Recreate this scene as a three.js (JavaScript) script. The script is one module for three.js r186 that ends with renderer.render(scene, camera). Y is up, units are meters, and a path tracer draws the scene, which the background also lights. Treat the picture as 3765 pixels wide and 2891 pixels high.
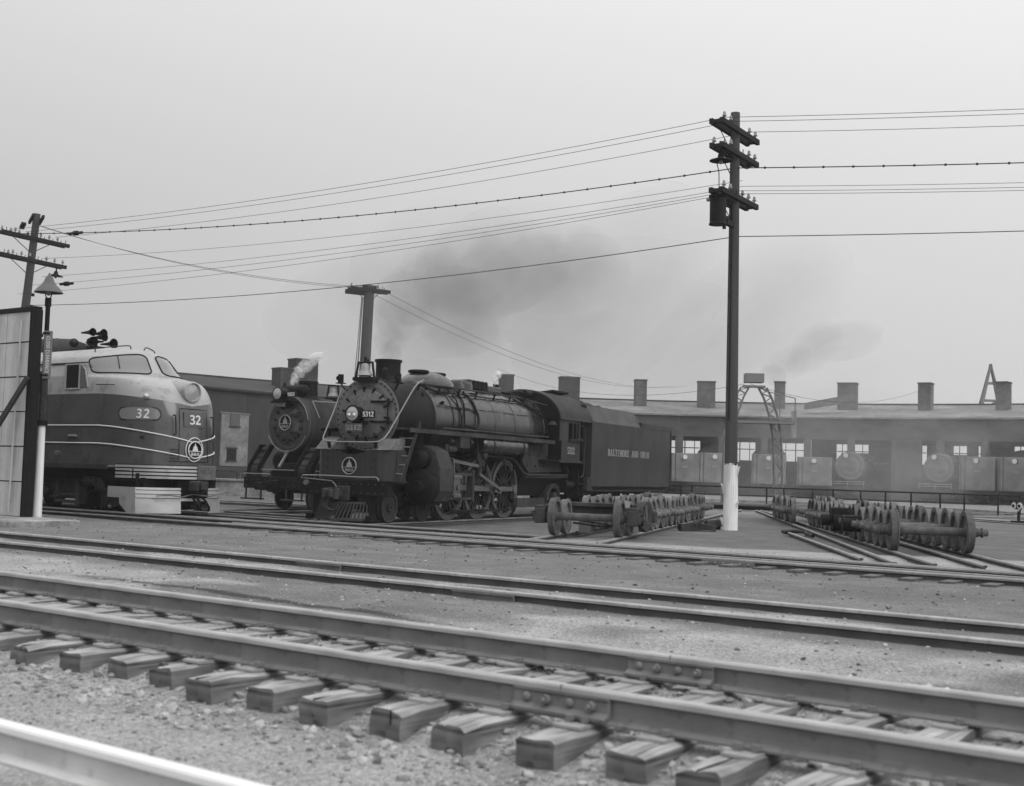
import * as THREE from 'three';
import { mergeGeometries } from 'three/addons/utils/BufferGeometryUtils.js';
import { FontLoader } from 'three/addons/loaders/FontLoader.js';
import { TextGeometry } from 'three/addons/geometries/TextGeometry.js';
import { RoundedBoxGeometry } from 'three/addons/geometries/RoundedBoxGeometry.js';

// ---------- camera, sky, sun, haze, exposure ----------
const scene = new THREE.Scene();
const camera = new THREE.PerspectiveCamera(34.19, 1024 / 786, 0.1, 3000);
camera.position.set(0, 1.47, 0);
camera.rotation.order = 'YXZ';
camera.rotation.set(Math.atan(295.5 / 4700), 0, 1.66 * Math.PI / 180);
camera.focus = 34; camera.userData.fStop = 2.2;
const SKY = 1.0;
{
  const w = 512, h = 256, a = new Float32Array(w * h * 4);
  for (let j = 0; j < h; j++) {
    const el = ((j + 0.5) / h - 0.5) * Math.PI;
    for (let i = 0; i < w; i++) {
      const az = ((i + 0.5) / w - 0.5) * 2 * Math.PI;             // 0 = +x (to the right), -PI/2 = ahead
      const sd = Math.cos(az - 0.15) * Math.cos(el);              // towards the veiled sun, to the right
      const up = Math.max(0, Math.sin(el));
      let v = 0.555 + 1.25 * Math.pow(up, 1.5) + 0.19 * Math.max(-0.6, sd);
      const k = (j * w + i) * 4;
      a[k] = a[k + 1] = a[k + 2] = v * SKY; a[k + 3] = 1;
    }
  }
  const t = new THREE.DataTexture(a, w, h, THREE.RGBAFormat, THREE.FloatType);
  t.mapping = THREE.EquirectangularReflectionMapping; t.minFilter = t.magFilter = THREE.LinearFilter; t.needsUpdate = true;
  scene.background = t; scene.environment = t;
}
const sun = new THREE.DirectionalLight(new THREE.Color().setRGB(1, 0.995, 0.985), 1.0);
sun.position.set(70, 75, 38); sun.target.position.set(0, 0, -35);
sun.castShadow = true; sun.shadow.radius = 60; sun.shadow.mapSize.set(4096, 4096);
Object.assign(sun.shadow.camera, { left: -80, right: 80, top: 80, bottom: -80, near: 1, far: 300 });
scene.add(sun, sun.target);
scene.fog = new THREE.FogExp2(new THREE.Color(0.94, 0.94, 0.94), 0.0005);
const EXPOSURE = 1.04;

// ---------- helpers ----------
let seed = 20241;
function rnd() { seed |= 0; seed = seed + 0x6D2B79F5 | 0; let t = Math.imul(seed ^ seed >>> 15, 1 | seed); t = t + Math.imul(t ^ t >>> 7, 61 | t) ^ t; return ((t ^ t >>> 14) >>> 0) / 4294967296; }
const rr = (a, b) => a + (b - a) * rnd();
const D2R = Math.PI / 180, V = (x, y, z) => new THREE.Vector3(x, y, z);
const clamp = (x, a, b) => Math.min(b, Math.max(a, x)), sst = (a, b, x) => { const t = clamp((x - a) / (b - a), 0, 1); return t * t * (3 - 2 * t); };
function hash(i, j, s) { let h = Math.imul(i, 374761393) + Math.imul(j, 668265263) + Math.imul(s, 2147483647 - 12345); h = Math.imul(h ^ h >>> 13, 1274126177); return ((h ^ h >>> 16) >>> 0) / 4294967296; }
function vnoise(x, y, s = 1, per = 0) {
  const xi = Math.floor(x), yi = Math.floor(y), fx = x - xi, fy = y - yi, u = fx * fx * (3 - 2 * fx), v = fy * fy * (3 - 2 * fy);
  const m = per ? (k) => ((k % per) + per) % per : (k) => k;
  const a = hash(m(xi), m(yi), s), b = hash(m(xi + 1), m(yi), s), c = hash(m(xi), m(yi + 1), s), d = hash(m(xi + 1), m(yi + 1), s);
  return a + (b - a) * u + (c - a) * v + (a - b - c + d) * u * v;
}
function fbm(x, y, o, s = 1, per = 0) { let v = 0, a = 0.5, t = 0; for (let k = 0; k < o; k++) { v += a * vnoise(x, y, s + k * 7, per); t += a; x *= 2; y *= 2; per *= 2; a *= 0.5; } return v / t; }

function dataTex(n, fn, srgb = true) {
  const a = new Uint8Array(n * n * 4);
  for (let j = 0; j < n; j++) for (let i = 0; i < n; i++) { const v = clamp(fn(i / n, j / n), 0, 1) * 255, k = (j * n + i) * 4; a[k] = a[k + 1] = a[k + 2] = v; a[k + 3] = 255; }
  const t = new THREE.DataTexture(a, n, n, THREE.RGBAFormat); t.wrapS = t.wrapT = THREE.RepeatWrapping;
  t.magFilter = THREE.LinearFilter; t.minFilter = THREE.LinearMipmapLinearFilter; t.generateMipmaps = true; if (srgb) t.colorSpace = THREE.SRGBColorSpace; t.needsUpdate = true; return t;
}
const rep = (t, u, v = u) => { const c = t.clone(); c.repeat.set(u, v); c.needsUpdate = true; return c; };
const grimeF = (u, v) => 0.52 + 0.62 * (0.6 * fbm(u * 4, v * 4, 5, 3, 4) + 0.4 * fbm(u * 32, v * 32, 3, 11, 32) - 0.1);
const txGrime = dataTex(512, grimeF);
const txSoft = dataTex(512, (u, v) => 0.80 + 0.22 * fbm(u * 3, v * 3, 5, 13, 3) - 0.10 * sst(0.62, 0.8, fbm(u * 10, v * 10, 4, 15, 10)));
const txStreak = dataTex(512, (u, v) => 0.45 + 0.55 * (0.55 * fbm(u * 48, v * 3, 4, 5, 0 || 3) + 0.45 * fbm(u * 6, v * 6, 4, 9, 6)) + 0.12);
const txWood = dataTex(512, (u, v) => { const g = fbm(u * 4, v * 64, 3, 21, 4), k = fbm(u * 2, v * 24, 3, 25, 2); return 0.35 + 0.6 * (0.6 * g + 0.4 * k) + (k < 0.34 ? -0.18 : 0.05); });
const txTie = dataTex(512, (u, v) => { const w = v + 0.02 * fbm(u * 5, v * 5, 3, 27, 5), a = fbm(u * 3, w * 96, 3, 22, 0), b = fbm(u * 6, v * 6, 4, 28, 6), k = fbm(u * 3, w * 20, 2, 29, 0); return 0.72 + 0.26 * (a - 0.5) + 0.36 * (b - 0.5) - 0.16 * sst(0.66, 0.8, k); });
const txRough = dataTex(512, (u, v) => 0.35 + 0.5 * fbm(u * 8, v * 8, 5, 31, 8), false);
const txBump = dataTex(512, (u, v) => fbm(u * 24, v * 24, 4, 41, 24), false);
const txWoodB = dataTex(512, (u, v) => { const k = fbm(u * 2, v * 24, 3, 25, 2); return 0.6 * fbm(u * 4, v * 64, 3, 21, 4) + 0.4 * k - (k < 0.34 ? 0.3 : 0); }, false);
// crushed stone: scattered cells of uneven tone, 1 tile = 2 m
const cellPts = []; { const n = 96; for (let j = 0; j < n; j++) for (let i = 0; i < n; i++) cellPts.push([hash(i, j, 71), hash(i, j, 72), hash(i, j, 73)]); }
function cells(u, v) {
  const n = 96, x = u * n, y = v * n, xi = Math.floor(x), yi = Math.floor(y); let d1 = 9, d2 = 9, c = 0;
  for (let j = -1; j <= 1; j++) for (let i = -1; i <= 1; i++) {
    const a = ((xi + i) % n + n) % n, b = ((yi + j) % n + n) % n, p = cellPts[b * n + a], dx = xi + i + p[0] - x, dy = yi + j + p[1] - y, d = dx * dx + dy * dy;
    if (d < d1) { d2 = d1; d1 = d; c = p[2]; } else if (d < d2) d2 = d;
  }
  return [Math.sqrt(d2) - Math.sqrt(d1), c];
}
const txGravel = dataTex(1024, (u, v) => { const [e, c] = cells(u, v); const f = fbm(u * 6, v * 6, 5, 55, 6), f2 = fbm(u * 128, v * 128, 2, 57, 128); return 0.78 + 0.22 * (c - 0.5) + 0.16 * (f - 0.5) + 0.26 * (f2 - 0.5) + 0.10 * (sst(0, 0.35, e) - 0.5); });
const txGravelB = dataTex(1024, (u, v) => { const [e, c] = cells(u, v); return (0.35 + 0.65 * c) * sst(0, 0.5, e) * 0.7 + 0.3 * fbm(u * 64, v * 64, 3, 61, 64); }, false);

const mats = {};
function mat(key, g, rough = 0.8, metal = 0, o = {}) {
  if (mats[key]) return mats[key];
  const m = new THREE.MeshPhysicalMaterial({ color: new THREE.Color().setRGB(g, g, g), roughness: rough, metalness: metal, side: THREE.DoubleSide, specularIntensity: 0.35, ...o });
  m.name = key; return mats[key] = m;
}
const grime = rep(txGrime, 0.45), grimeF2 = rep(txGrime, 1.6), streak = rep(txStreak, 0.35, 0.35), bumpF = rep(txBump, 1.2), roughF = rep(txRough, 0.7);
const M = {
  soot: mat('sooty_black_steel', 0.014, 0.6, 0, { map: grime, bumpMap: bumpF, bumpScale: 0.002, specularIntensity: 0.3 }),
  jacket: mat('boiler_jacket', 0.018, 0.8, 0, { map: grime, roughnessMap: rep(txRough, 0.5), clearcoat: 1, clearcoatRoughness: 0.24, bumpMap: rep(txBump, 0.3), bumpScale: 0.004 }),
  graphite: mat('graphite_smokebox', 0.22, 0.7, 0, { map: grime, bumpMap: bumpF, bumpScale: 0.002 }),
  tank: mat('dusty_tender_paint', 0.048, 0.6, 0, { map: streak, bumpMap: rep(txBump, 0.4), bumpScale: 0.004 }),
  dusty: mat('dusty_steel', 0.075, 0.85, 0, { map: grime, bumpMap: bumpF, bumpScale: 0.003 }),
  rod: mat('oily_rod_steel', 0.27, 0.45, 0.5, { map: grime }),
  plate: mat('worn_tie_plate', 0.36, 0.7, 0.1, { map: rep(txSoft, 2) }),
  tyre: mat('worn_tyre_steel', 0.19, 0.6, 0.3, { map: grime }),
  rustw: mat('rusty_wheel_steel', 0.20, 0.85, 0, { map: grimeF2, bumpMap: rep(txBump, 2), bumpScale: 0.002 }),
  rail: mat('rusty_rail_web', 0.20, 0.85, 0, { map: rep(txSoft, 1.3, 0.9), bumpMap: rep(txBump, 3), bumpScale: 0.0015 }),
  head: mat('worn_rail_head', 0.5, 0.42, 0.3, { map: rep(txSoft, 1.1) }),
  headold: mat('dull_rail_head', 0.34, 0.5, 0.3, { map: rep(txSoft, 1.1) }),
  tie: mat('weathered_tie_wood', 0.62, 0.95, 0, { map: rep(txTie, 0.7, 1.5), bumpMap: rep(txTie, 0.7, 1.5), bumpScale: 0.004, vertexColors: true }),
  tieend: mat('dark_tie_wood', 0.30, 0.95, 0, { map: rep(txWood, 1.7), bumpMap: rep(txWoodB, 1.7), bumpScale: 0.01 }),
  pole: mat('pole_wood', 0.085, 0.95, 0, { map: rep(txStreak, 1, 0.5), bumpMap: rep(txStreak, 1, 0.5), bumpScale: 0.012 }),
  poledark: mat('crossarm_wood', 0.05, 0.95, 0, { map: rep(txWood, 1), bumpMap: rep(txWoodB, 1), bumpScale: 0.004 }),
  white: mat('whitewash', 0.86, 0.9, 0, { map: rep(txStreak, 1.1, 0.3), bumpMap: rep(txStreak, 1.1, 0.3), bumpScale: 0.003 }),
  letter: mat('faded_lettering', 0.27, 0.8), letterw: mat('white_lettering', 0.62, 0.7), lettere: mat('cream_lettering', 0.62, 0.6),
  bright: mat('bare_metal', 0.35, 0.4, 0.4, { map: grime }),
  rail_pipe: mat('pale_handrail_pipe', 0.24, 0.5, 0.2),
  blue: mat('dark_gloss_paint', 0.10, 0.25, 0, { ior: 1.5, clearcoat: 0.8, clearcoatRoughness: 0.12, map: rep(txSoft, 0.5) }),
  grey: mat('pale_grey_paint', 0.40, 0.55, 0, { clearcoat: 0.2, clearcoatRoughness: 0.35, map: rep(txSoft, 0.5) }),
  alu: mat('bare_aluminium_trim', 0.58, 0.42, 0.35, { map: rep(txSoft, 0.5) }),
  truck: mat('truck_black', 0.012, 0.75, 0, { map: grime }),
  glass: mat('cab_glass', 0.14, 0.08, 0, { clearcoat: 1, clearcoatRoughness: 0.03 }),
  lens: mat('lamp_lens', 0.42, 0.08, 0.3, { clearcoat: 1, clearcoatRoughness: 0.03 }),
  hole: mat('dark_interior', 0.008, 1),
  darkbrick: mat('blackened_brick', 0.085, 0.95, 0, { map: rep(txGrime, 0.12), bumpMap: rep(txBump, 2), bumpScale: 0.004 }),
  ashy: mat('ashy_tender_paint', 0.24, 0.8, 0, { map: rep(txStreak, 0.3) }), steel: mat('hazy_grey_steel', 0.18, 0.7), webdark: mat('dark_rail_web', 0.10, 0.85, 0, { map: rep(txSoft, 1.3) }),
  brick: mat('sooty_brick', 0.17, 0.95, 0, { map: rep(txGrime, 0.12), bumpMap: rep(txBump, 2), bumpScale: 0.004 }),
  whitebrick: mat('whitewashed_brick', 0.30, 0.95, 0, { map: grime }),
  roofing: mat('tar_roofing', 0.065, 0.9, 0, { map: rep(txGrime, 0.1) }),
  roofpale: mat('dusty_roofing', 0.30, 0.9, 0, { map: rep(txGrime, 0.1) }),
  stone: mat('concrete', 0.42, 0.95, 0, { map: grime, bumpMap: bumpF, bumpScale: 0.004 }),
  sheet: mat('painted_sheet_metal', 0.52, 0.7, 0, { map: rep(txStreak, 0.5, 0.22), bumpMap: rep(txBump, 0.3), bumpScale: 0.006 }),
  coal: mat('coal', 0.03, 0.7), wire: mat('wire', 0.03, 0.9), porcelain: mat('insulator_glass', 0.25, 0.3),
  paper: mat('paper', 0.82, 0.9),
};

// metric uv on every face, then merge
function mg(list) {
  const out = [];
  for (let g of Array.isArray(list) ? list : [list]) {
    g = g.index ? g.toNonIndexed() : g.clone();
    for (const k of Object.keys(g.attributes)) if (!['position', 'normal'].includes(k)) g.deleteAttribute(k);
    if (!g.attributes.normal) g.computeVertexNormals();
    const p = g.attributes.position.array, n = p.length / 3, uv = new Float32Array(n * 2);
    for (let t = 0; t < n; t += 3) {
      const i = t * 3, ax = p[i + 3] - p[i], ay = p[i + 4] - p[i + 1], az = p[i + 5] - p[i + 2], bx_ = p[i + 6] - p[i], by = p[i + 7] - p[i + 1], bz = p[i + 8] - p[i + 2];
      const nx = Math.abs(ay * bz - az * by), ny = Math.abs(az * bx_ - ax * bz), nz = Math.abs(ax * by - ay * bx_);
      for (let k = 0; k < 3; k++) { const j = i + k * 3, x = p[j], y = p[j + 1], z = p[j + 2], q = (t + k) * 2; if (nx > ny && nx > nz) { uv[q] = z; uv[q + 1] = y; } else if (ny > nz) { uv[q] = x; uv[q + 1] = z; } else { uv[q] = x; uv[q + 1] = y; } }
    }
    g.setAttribute('uv', new THREE.BufferAttribute(uv, 2)); g.morphAttributes = {}; out.push(g);
  }
  return out.length === 1 ? out[0] : mergeGeometries(out);
}
const used = {};
function numbered(n) { const k = used[n] = (used[n] ?? -1) + 1; return k ? n + '_' + String(k).padStart(3, '0') : n; }
function tag(o, label, category, group, kind) { if (label) o.userData.label = label; if (category) o.userData.category = category; if (group) o.userData.group = group; if (kind) o.userData.kind = kind; return o; }
// a thing: Group at (x, y, distance ahead), local +x turned to `deg` (0 = right, 90 = straight ahead)
function thing(name, label, category, [x, y, d], deg = 0, group) {
  const o = new THREE.Group(); o.name = numbered(name); o.position.set(x, y, -d); o.rotation.y = deg * D2R; scene.add(o); return tag(o, label, category, group);
}
const partCount = new Map();
function part(parent, name, geo, m, label, kind) {
  const o = new THREE.Mesh(Array.isArray(geo) ? mg(geo) : geo, m);
  let c = partCount.get(parent); if (!c) partCount.set(parent, c = {}); c[name] = (c[name] ?? -1) + 1;
  o.name = c[name] ? name + '_' + String(c[name]).padStart(3, '0') : name; o.castShadow = o.receiveShadow = true;
  if (label) o.userData.label = label; if (kind) o.userData.kind = kind; parent.add(o); return o;
}
function copyThing(src, name, label, [x, y, d], deg, group) {
  const o = src.clone(); o.name = numbered(name); o.position.set(x, y, -d); if (deg !== undefined) o.rotation.y = deg * D2R; o.userData = { ...src.userData }; if (label) o.userData.label = label; if (group) o.userData.group = group; scene.add(o); return o;
}
function struct(name, geo, m) { const o = new THREE.Mesh(Array.isArray(geo) ? mg(geo) : geo, m); o.name = name; o.castShadow = o.receiveShadow = true; o.userData.kind = 'structure'; scene.add(o); return o; }
const tr = (g, x = 0, y = 0, z = 0, rx = 0, ry = 0, rz = 0) => { if (rx) g.rotateX(rx); if (rz) g.rotateZ(rz); if (ry) g.rotateY(ry); return g.translate(x, y, z); };
const bx = (w, h, d, x = 0, y = 0, z = 0, rx = 0, ry = 0, rz = 0) => tr(new THREE.BoxGeometry(w, h, d), x, y, z, rx, ry, rz);
const rbx = (w, h, d, x = 0, y = 0, z = 0, r = 0.02, rx = 0, ry = 0, rz = 0) => tr(new RoundedBoxGeometry(w, h, d, 2, Math.min(r, w / 2.01, h / 2.01, d / 2.01)), x, y, z, rx, ry, rz);
// cylinder between end planes along an axis
function cy(axis, r1, len, x, y, z, r2 = r1, seg = 20, open = false) { const g = new THREE.CylinderGeometry(r2, r1, len, seg, 1, open); if (axis === 'x') g.rotateZ(-Math.PI / 2); if (axis === 'z') g.rotateX(Math.PI / 2); return g.translate(x, y, z); }
// lathe about an axis: pts = [[radius, along], ...]
function la(axis, pts, seg = 40, x = 0, y = 0, z = 0) {
  const g = new THREE.LatheGeometry(pts.map(p => new THREE.Vector2(Math.max(p[0], 0.0005), p[1])), seg); if (axis === 'x') g.rotateZ(-Math.PI / 2); if (axis === 'z') g.rotateX(Math.PI / 2);
  return g.toNonIndexed().translate(x, y, z);
}
// flat-normalled lathe where edges should read crisp
function lac(axis, pts, seg, x, y, z) { const all = []; for (let i = 0; i + 1 < pts.length; i++) all.push(la(axis, [pts[i], pts[i + 1]], seg, x, y, z)); return mergeGeometries(all); }
function tube(pts, r, seg = 0, rad = 7, tension = 0.15) { const c = new THREE.CatmullRomCurve3(pts.map(p => V(...p)), false, 'catmullrom', tension); return new THREE.TubeGeometry(c, seg || Math.max(2, pts.length * 5), r, rad, false); }
function rod(a, b, r, seg = 7) { const A = V(...a), B = V(...b), d = B.clone().sub(A), g = new THREE.CylinderGeometry(r, r, d.length(), seg); g.applyQuaternion(new THREE.Quaternion().setFromUnitVectors(V(0, 1, 0), d.clone().normalize())); const m = A.add(B).multiplyScalar(0.5); return g.translate(m.x, m.y, m.z); }
// square bar between two points
function bar(a, b, w, h = w) { const A = V(...a), B = V(...b), d = B.clone().sub(A), g = new THREE.BoxGeometry(w, h, d.length()); const m = new THREE.Matrix4().lookAt(B, A, V(0, 1, 0)); g.applyMatrix4(m); const c = A.add(B).multiplyScalar(0.5); return g.translate(c.x, c.y, c.z); }
// extrude a closed outline [[a,b]...]: plane 'xy' extruded along z, 'zy' along x, 'xz' along y
function ex(plane, pts, depth, off = 0, bevel = 0, holes = []) {
  const s = new THREE.Shape(pts.map(p => new THREE.Vector2(...p))); for (const h of holes) s.holes.push(new THREE.Path(h.map(p => new THREE.Vector2(...p))));
  const g = new THREE.ExtrudeGeometry(s, { depth: depth - 2 * bevel, bevelEnabled: bevel > 0, bevelSize: bevel, bevelThickness: bevel, bevelOffset: -bevel, bevelSegments: 2, steps: 1, curveSegments: 12 });
  g.translate(0, 0, off + bevel);
  const p = g.attributes.position.array, k = plane === 'zy' ? 0 : 1;
  if (plane !== 'xy') { for (let i = 0; i < p.length; i += 3) { const t = p[i + k]; p[i + k] = p[i + 2]; p[i + 2] = t; } flip(g); }
  return g;
}
function flip(g) { const p = g.attributes.position.array; for (let i = 0; i < p.length; i += 9) for (let k = 0; k < 3; k++) { const t = p[i + 3 + k]; p[i + 3 + k] = p[i + 6 + k]; p[i + 6 + k] = t; } g.computeVertexNormals(); return g; }
const arc = (cx, cy_, r, a0, a1, n = 16, ry = r) => Array.from({ length: n + 1 }, (_, i) => { const a = (a0 + (a1 - a0) * i / n) * D2R; return [cx + r * Math.cos(a), cy_ + ry * Math.sin(a)]; });
const fonts = { sans: await new FontLoader().loadAsync('fonts/droid/droid_sans_bold.typeface.json'), serif: await new FontLoader().loadAsync('fonts/droid/droid_serif_bold.typeface.json') };
// lettering of cap height h, facing +z, centred
function txt(str, h, font = 'sans', sx = 1, depth = 0.012, wide = 0) { if (wide) { const gl = [...str].map(c => c === ' ' ? null : new TextGeometry(c, { font: fonts[font], size: h * 1.35, depth, curveSegments: 4, bevelEnabled: false })); const out = []; gl.forEach((g, i) => { if (!g) return; g.computeBoundingBox(); const b = g.boundingBox; g.translate(-(b.min.x + b.max.x) / 2, 0, -depth / 2); g.scale(sx, 1, 1); out.push(g.translate(-wide / 2 + wide * (i + 0.5) / str.length, -h / 2, 0)); }); return mergeGeometries(out); } const g = new TextGeometry(str, { font: fonts[font], size: h * 1.35, depth, curveSegments: 4, bevelEnabled: false }); g.computeBoundingBox(); const b = g.boundingBox; g.translate(-(b.min.x + b.max.x) / 2, -(b.min.y + b.max.y) / 2, -depth / 2); return g.scale(sx * h / (b.max.y - b.min.y), h / (b.max.y - b.min.y), 1); }
// ---------- ground relief ----------
// n = distance across the yard tracks (which run from far left to near right), s = along them
const UX = 0.7955, UD = -0.606, NX = 0.606, ND = 0.7955;
const pitR = 15.4, PIT = [14.4, 76];
function groundY(x, d) {
  const n = x * NX + d * ND;
  let y = 0.05 * (fbm(x * 0.5 + 40, d * 0.5, 3, 201) - 0.5) + 0.022 * (fbm(x * 2.1 + 9, d * 2.1, 3, 211) - 0.5) * sst(60, 20, d);
  if (n < 12) y += 0.03 * (fbm(x * 7, d * 7, 3, 221) - 0.5) * sst(12, 9, n);
  y += -0.095 * sst(6.25, 5.5, n) - 0.06 * sst(6.2, 6.4, n) * sst(7.6, 7.4, n) * sst(-8.5, -6.5, x * UX + d * UD) + 0.045 * sst(9.2, 8.4, n) * sst(5.6, 6.4, n) * sst(0.5, -3.2, x * UX + d * UD + 1.5);  // dirt heaped over the ties at the left of the front track
  y -= 0.16 * sst(23.6, 26.5, n) * sst(2.5, -0.5, x - 0.25 * (d - 30)) * sst(60, 50, d);
  y -= 0.05 * sst(9.4, 9.75, n) * sst(10.6, 10.1, n) * sst(-9.5, -8, x * UX + d * UD) * sst(-1.6, -3.5, x * UX + d * UD);  // shallow wet ditch
  const r = Math.hypot(x - PIT[0], d - PIT[1]); y -= 1.25 * sst(pitR + 0.2, pitR - 0.5, r);
  return y;
}
// ---------- ground ----------
{
  const grow = (start, end, step, rate) => { const a = []; let v = start, s = step; while (v < end) { a.push(v); s = step + rate * (v - start); v += s; } a.push(end); return a; };
  const xs = [...grow(6.5, 420, 0.085, 0.045).reverse().map(v => -v), ...Array.from({ length: 152 }, (_, i) => -6.5 + (i + 1) * 13 / 153), ...grow(6.5, 420, 0.085, 0.045)];
  const ds = [-60, -30, -15, -8, -4, -1, 0.5, ...grow(1.5, 12, 0.06, 0.0), ...grow(12.06, 700, 0.07, 0.022)];
  const w = xs.length, pos = [], col = [], uv = [], idx = [];
  for (const d of ds) for (const x of xs) {
    const n = x * NX + d * ND, s = x * UX + d * UD;
    pos.push(x, groundY(x, d), -d); uv.push(x / 2, d / 2);
    // what lies on the ground: crushed stone near, cinders and oily dirt further in, spilled sand, a strip of pale screenings
    let c = 0.50 * (1 - sst(7.5, 9.0, n)) + 0.26 * sst(7.5, 9.0, n);
    c = c + (0.235 - c) * sst(13.0, 14.5, n) * 0.8;
    c = c + (0.19 - c) * sst(23.5, 27, n);
    const wob = fbm(s * 0.35 + 11, n * 0.9, 3, 231), wb2 = fbm(s * 1.3 + 3, n * 2.2, 3, 237);
    c *= 0.62 + 0.76 * (0.55 * wob + 0.45 * wb2); c *= 1 + 0.35 * (fbm(s * 0.12 + 31, n * 3.2, 3, 251) - 0.5) * sst(8, 10, n);
    const band = (a, b, f) => sst(a - f, a + f, n + 0.5 * (wb2 - 0.5)) * sst(b + f, b - f, n + 0.5 * (wb2 - 0.5));
    c += 0.24 * band(8.05, 9.15, 0.12) * sst(-9.0, -5.5, s) * sst(0.35, 0.62, wb2);                               // pale broken stone beside the front track
    c += 0.26 * band(9.0, 11.2, 0.35) * sst(0.44, 0.64, fbm(s * 0.45 + 5, n * 0.7, 3, 241));                       // drifts of sand
    c += 0.28 * band(11.8, 13.3, 0.2) * sst(0.52, 0.66, fbm(s * 0.5 + 15, n * 1.2, 3, 247));
    const dk = sst(9.62, 9.74, n + 0.12 * (wb2 - 0.5)) * sst(9.98, 9.86, n + 0.12 * (wb2 - 0.5)) * sst(-15.5, -13.2, s) * sst(-7.6, -9.8, s + 2 * (wb2 - 0.5)); c *= 1 - 0.8 * dk;
    const e2 = 0.5 * (wb2 - 0.5), top = 25.0 + 0.40 * Math.max(0, s + 12.5) - 0.3 * Math.max(0, -s - 16), st = sst(22.7, 23.0, n + e2 * 0.5) * sst(0, 0.35, top - n + e2) * sst(-24, -15, s); c += (0.50 - c) * st;     // pale strip of screenings by the wheel tracks
    c *= 1 - 0.35 * sst(19.3, 20.0, n) * sst(24.3, 23.9, n) * (1 - st);
    const lx = (x + 1.74) * 0.902 - (d - 42.15) * 0.431; c *= 1 - 0.6 * sst(1.9, 0.9, Math.abs(lx)) * sst(30, 33, d) * sst(62, 58, d);                       // oil under the engine's track
    const r = Math.hypot(x - PIT[0], d - PIT[1]); c += 0.15 * sst(26, 17, r) * sst(15, 16, r); if (r < 15.6) c = 0.12;
    if (d > 62 && r > 16) c = 0.32 * (0.8 + 0.4 * wob);
    col.push(c, c, c);
  }
  for (let j = 0; j + 1 < ds.length; j++) for (let i = 0; i + 1 < w; i++) { const a = j * w + i; idx.push(a, a + 1, a + w, a + 1, a + w + 1, a + w); }
  const g = new THREE.BufferGeometry(); g.setAttribute('position', new THREE.Float32BufferAttribute(pos, 3)); g.setAttribute('color', new THREE.Float32BufferAttribute(col, 3)); g.setAttribute('uv', new THREE.Float32BufferAttribute(uv, 2)); g.setIndex(idx); g.computeVertexNormals();
  const o = new THREE.Mesh(g, new THREE.MeshPhysicalMaterial({ color: 0xffffff, vertexColors: true, map: txGravel, bumpMap: txGravelB, bumpScale: 0.012, roughness: 0.97, side: THREE.DoubleSide }));
  o.name = 'ground'; o.userData.kind = 'structure'; o.receiveShadow = o.castShadow = true; scene.add(o);
}
const onYard = (n, s) => [n * NX + s * UX, n * ND + s * UD];
// ---------- loose stone near the camera ----------
{
  const kinds = [0, 1, 2].map(k => { const g = new THREE.IcosahedronGeometry(1, 0), p = g.attributes.position; for (let i = 0; i < p.count; i++) { const x = p.getX(i), y = p.getY(i), z = p.getZ(i), f = 0.65 + 0.6 * hash(Math.round(x * 50), Math.round(y * 50 + z * 90), 400 + k); p.setXYZ(i, x * f, y * f * 0.7, z * f); } g.computeVertexNormals(); return mg(g); });
  const N = 26000, bins = [[], [], []];
  const put = (n, s, r, c) => { const [x, d] = onYard(n, s); bins[Math.floor(rnd() * 3)].push([x, groundY(x, d) + r * 0.15, -d, r, c]); };
  for (let i = 0; i < N; i++) {
    const q = rnd();
    if (q < 0.28) put(rr(3.9, 6.0), rr(-16, 1), 0.005 + 0.011 * rnd() ** 3, rr(0.15, 0.36));
    else if (q < 0.44) put(rr(5.0, 6.08), rr(-14, 1.5), 0.008 + 0.030 * rnd() ** 4, rr(0.12, 0.42));
    else if (q < 0.62) put(rr(6.2, 7.7), rr(-9, 1.5), 0.008 + 0.03 * rnd() ** 3, rr(0.1, 0.42));
    else if (q < 0.90) put(8.05 + 1.25 * rnd() ** 1.6, rr(-8.5, 2), 0.010 + 0.024 * rnd() ** 2, rr(0.22, 0.62));
    else put(rr(9.3, 13.4), rr(-20, 2), 0.006 + 0.018 * rnd() ** 3, rr(0.08, 0.4));
  }
  for (let i = 0; i < 4000; i++) put(rr(13.6, 24), rr(-38, -2), 0.006 + 0.022 * rnd() ** 4, rnd() < 0.7 ? rr(0.05, 0.14) : rr(0.2, 0.4));
  const m = new THREE.MeshPhysicalMaterial({ color: 0xffffff, roughness: 0.95 });
  const g0 = new THREE.Group(); g0.name = 'gravel'; tag(g0, 'loose broken stone scattered between and beside the front rails', 'gravel', null, 'stuff'); scene.add(g0);
  bins.forEach((b, k) => { const im = new THREE.InstancedMesh(kinds[k], m, b.length), mm = new THREE.Matrix4(), e = new THREE.Euler(), q = new THREE.Quaternion(), c = new THREE.Color(); b.forEach((p, i) => { e.set(rr(-0.6, 0.6), rr(0, 6.28), rr(-0.6, 0.6)); const r = p[3]; mm.compose(V(p[0], p[1], p[2]), q.setFromEuler(e), V(r * rr(0.8, 1.4), r, r)); im.setMatrixAt(i, mm); im.setColorAt(i, c.setRGB(p[4], p[4], p[4])); }); im.name = 'stone'; im.userData.kind = 'stuff'; im.castShadow = im.receiveShadow = true; g0.add(im); });
}
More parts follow.
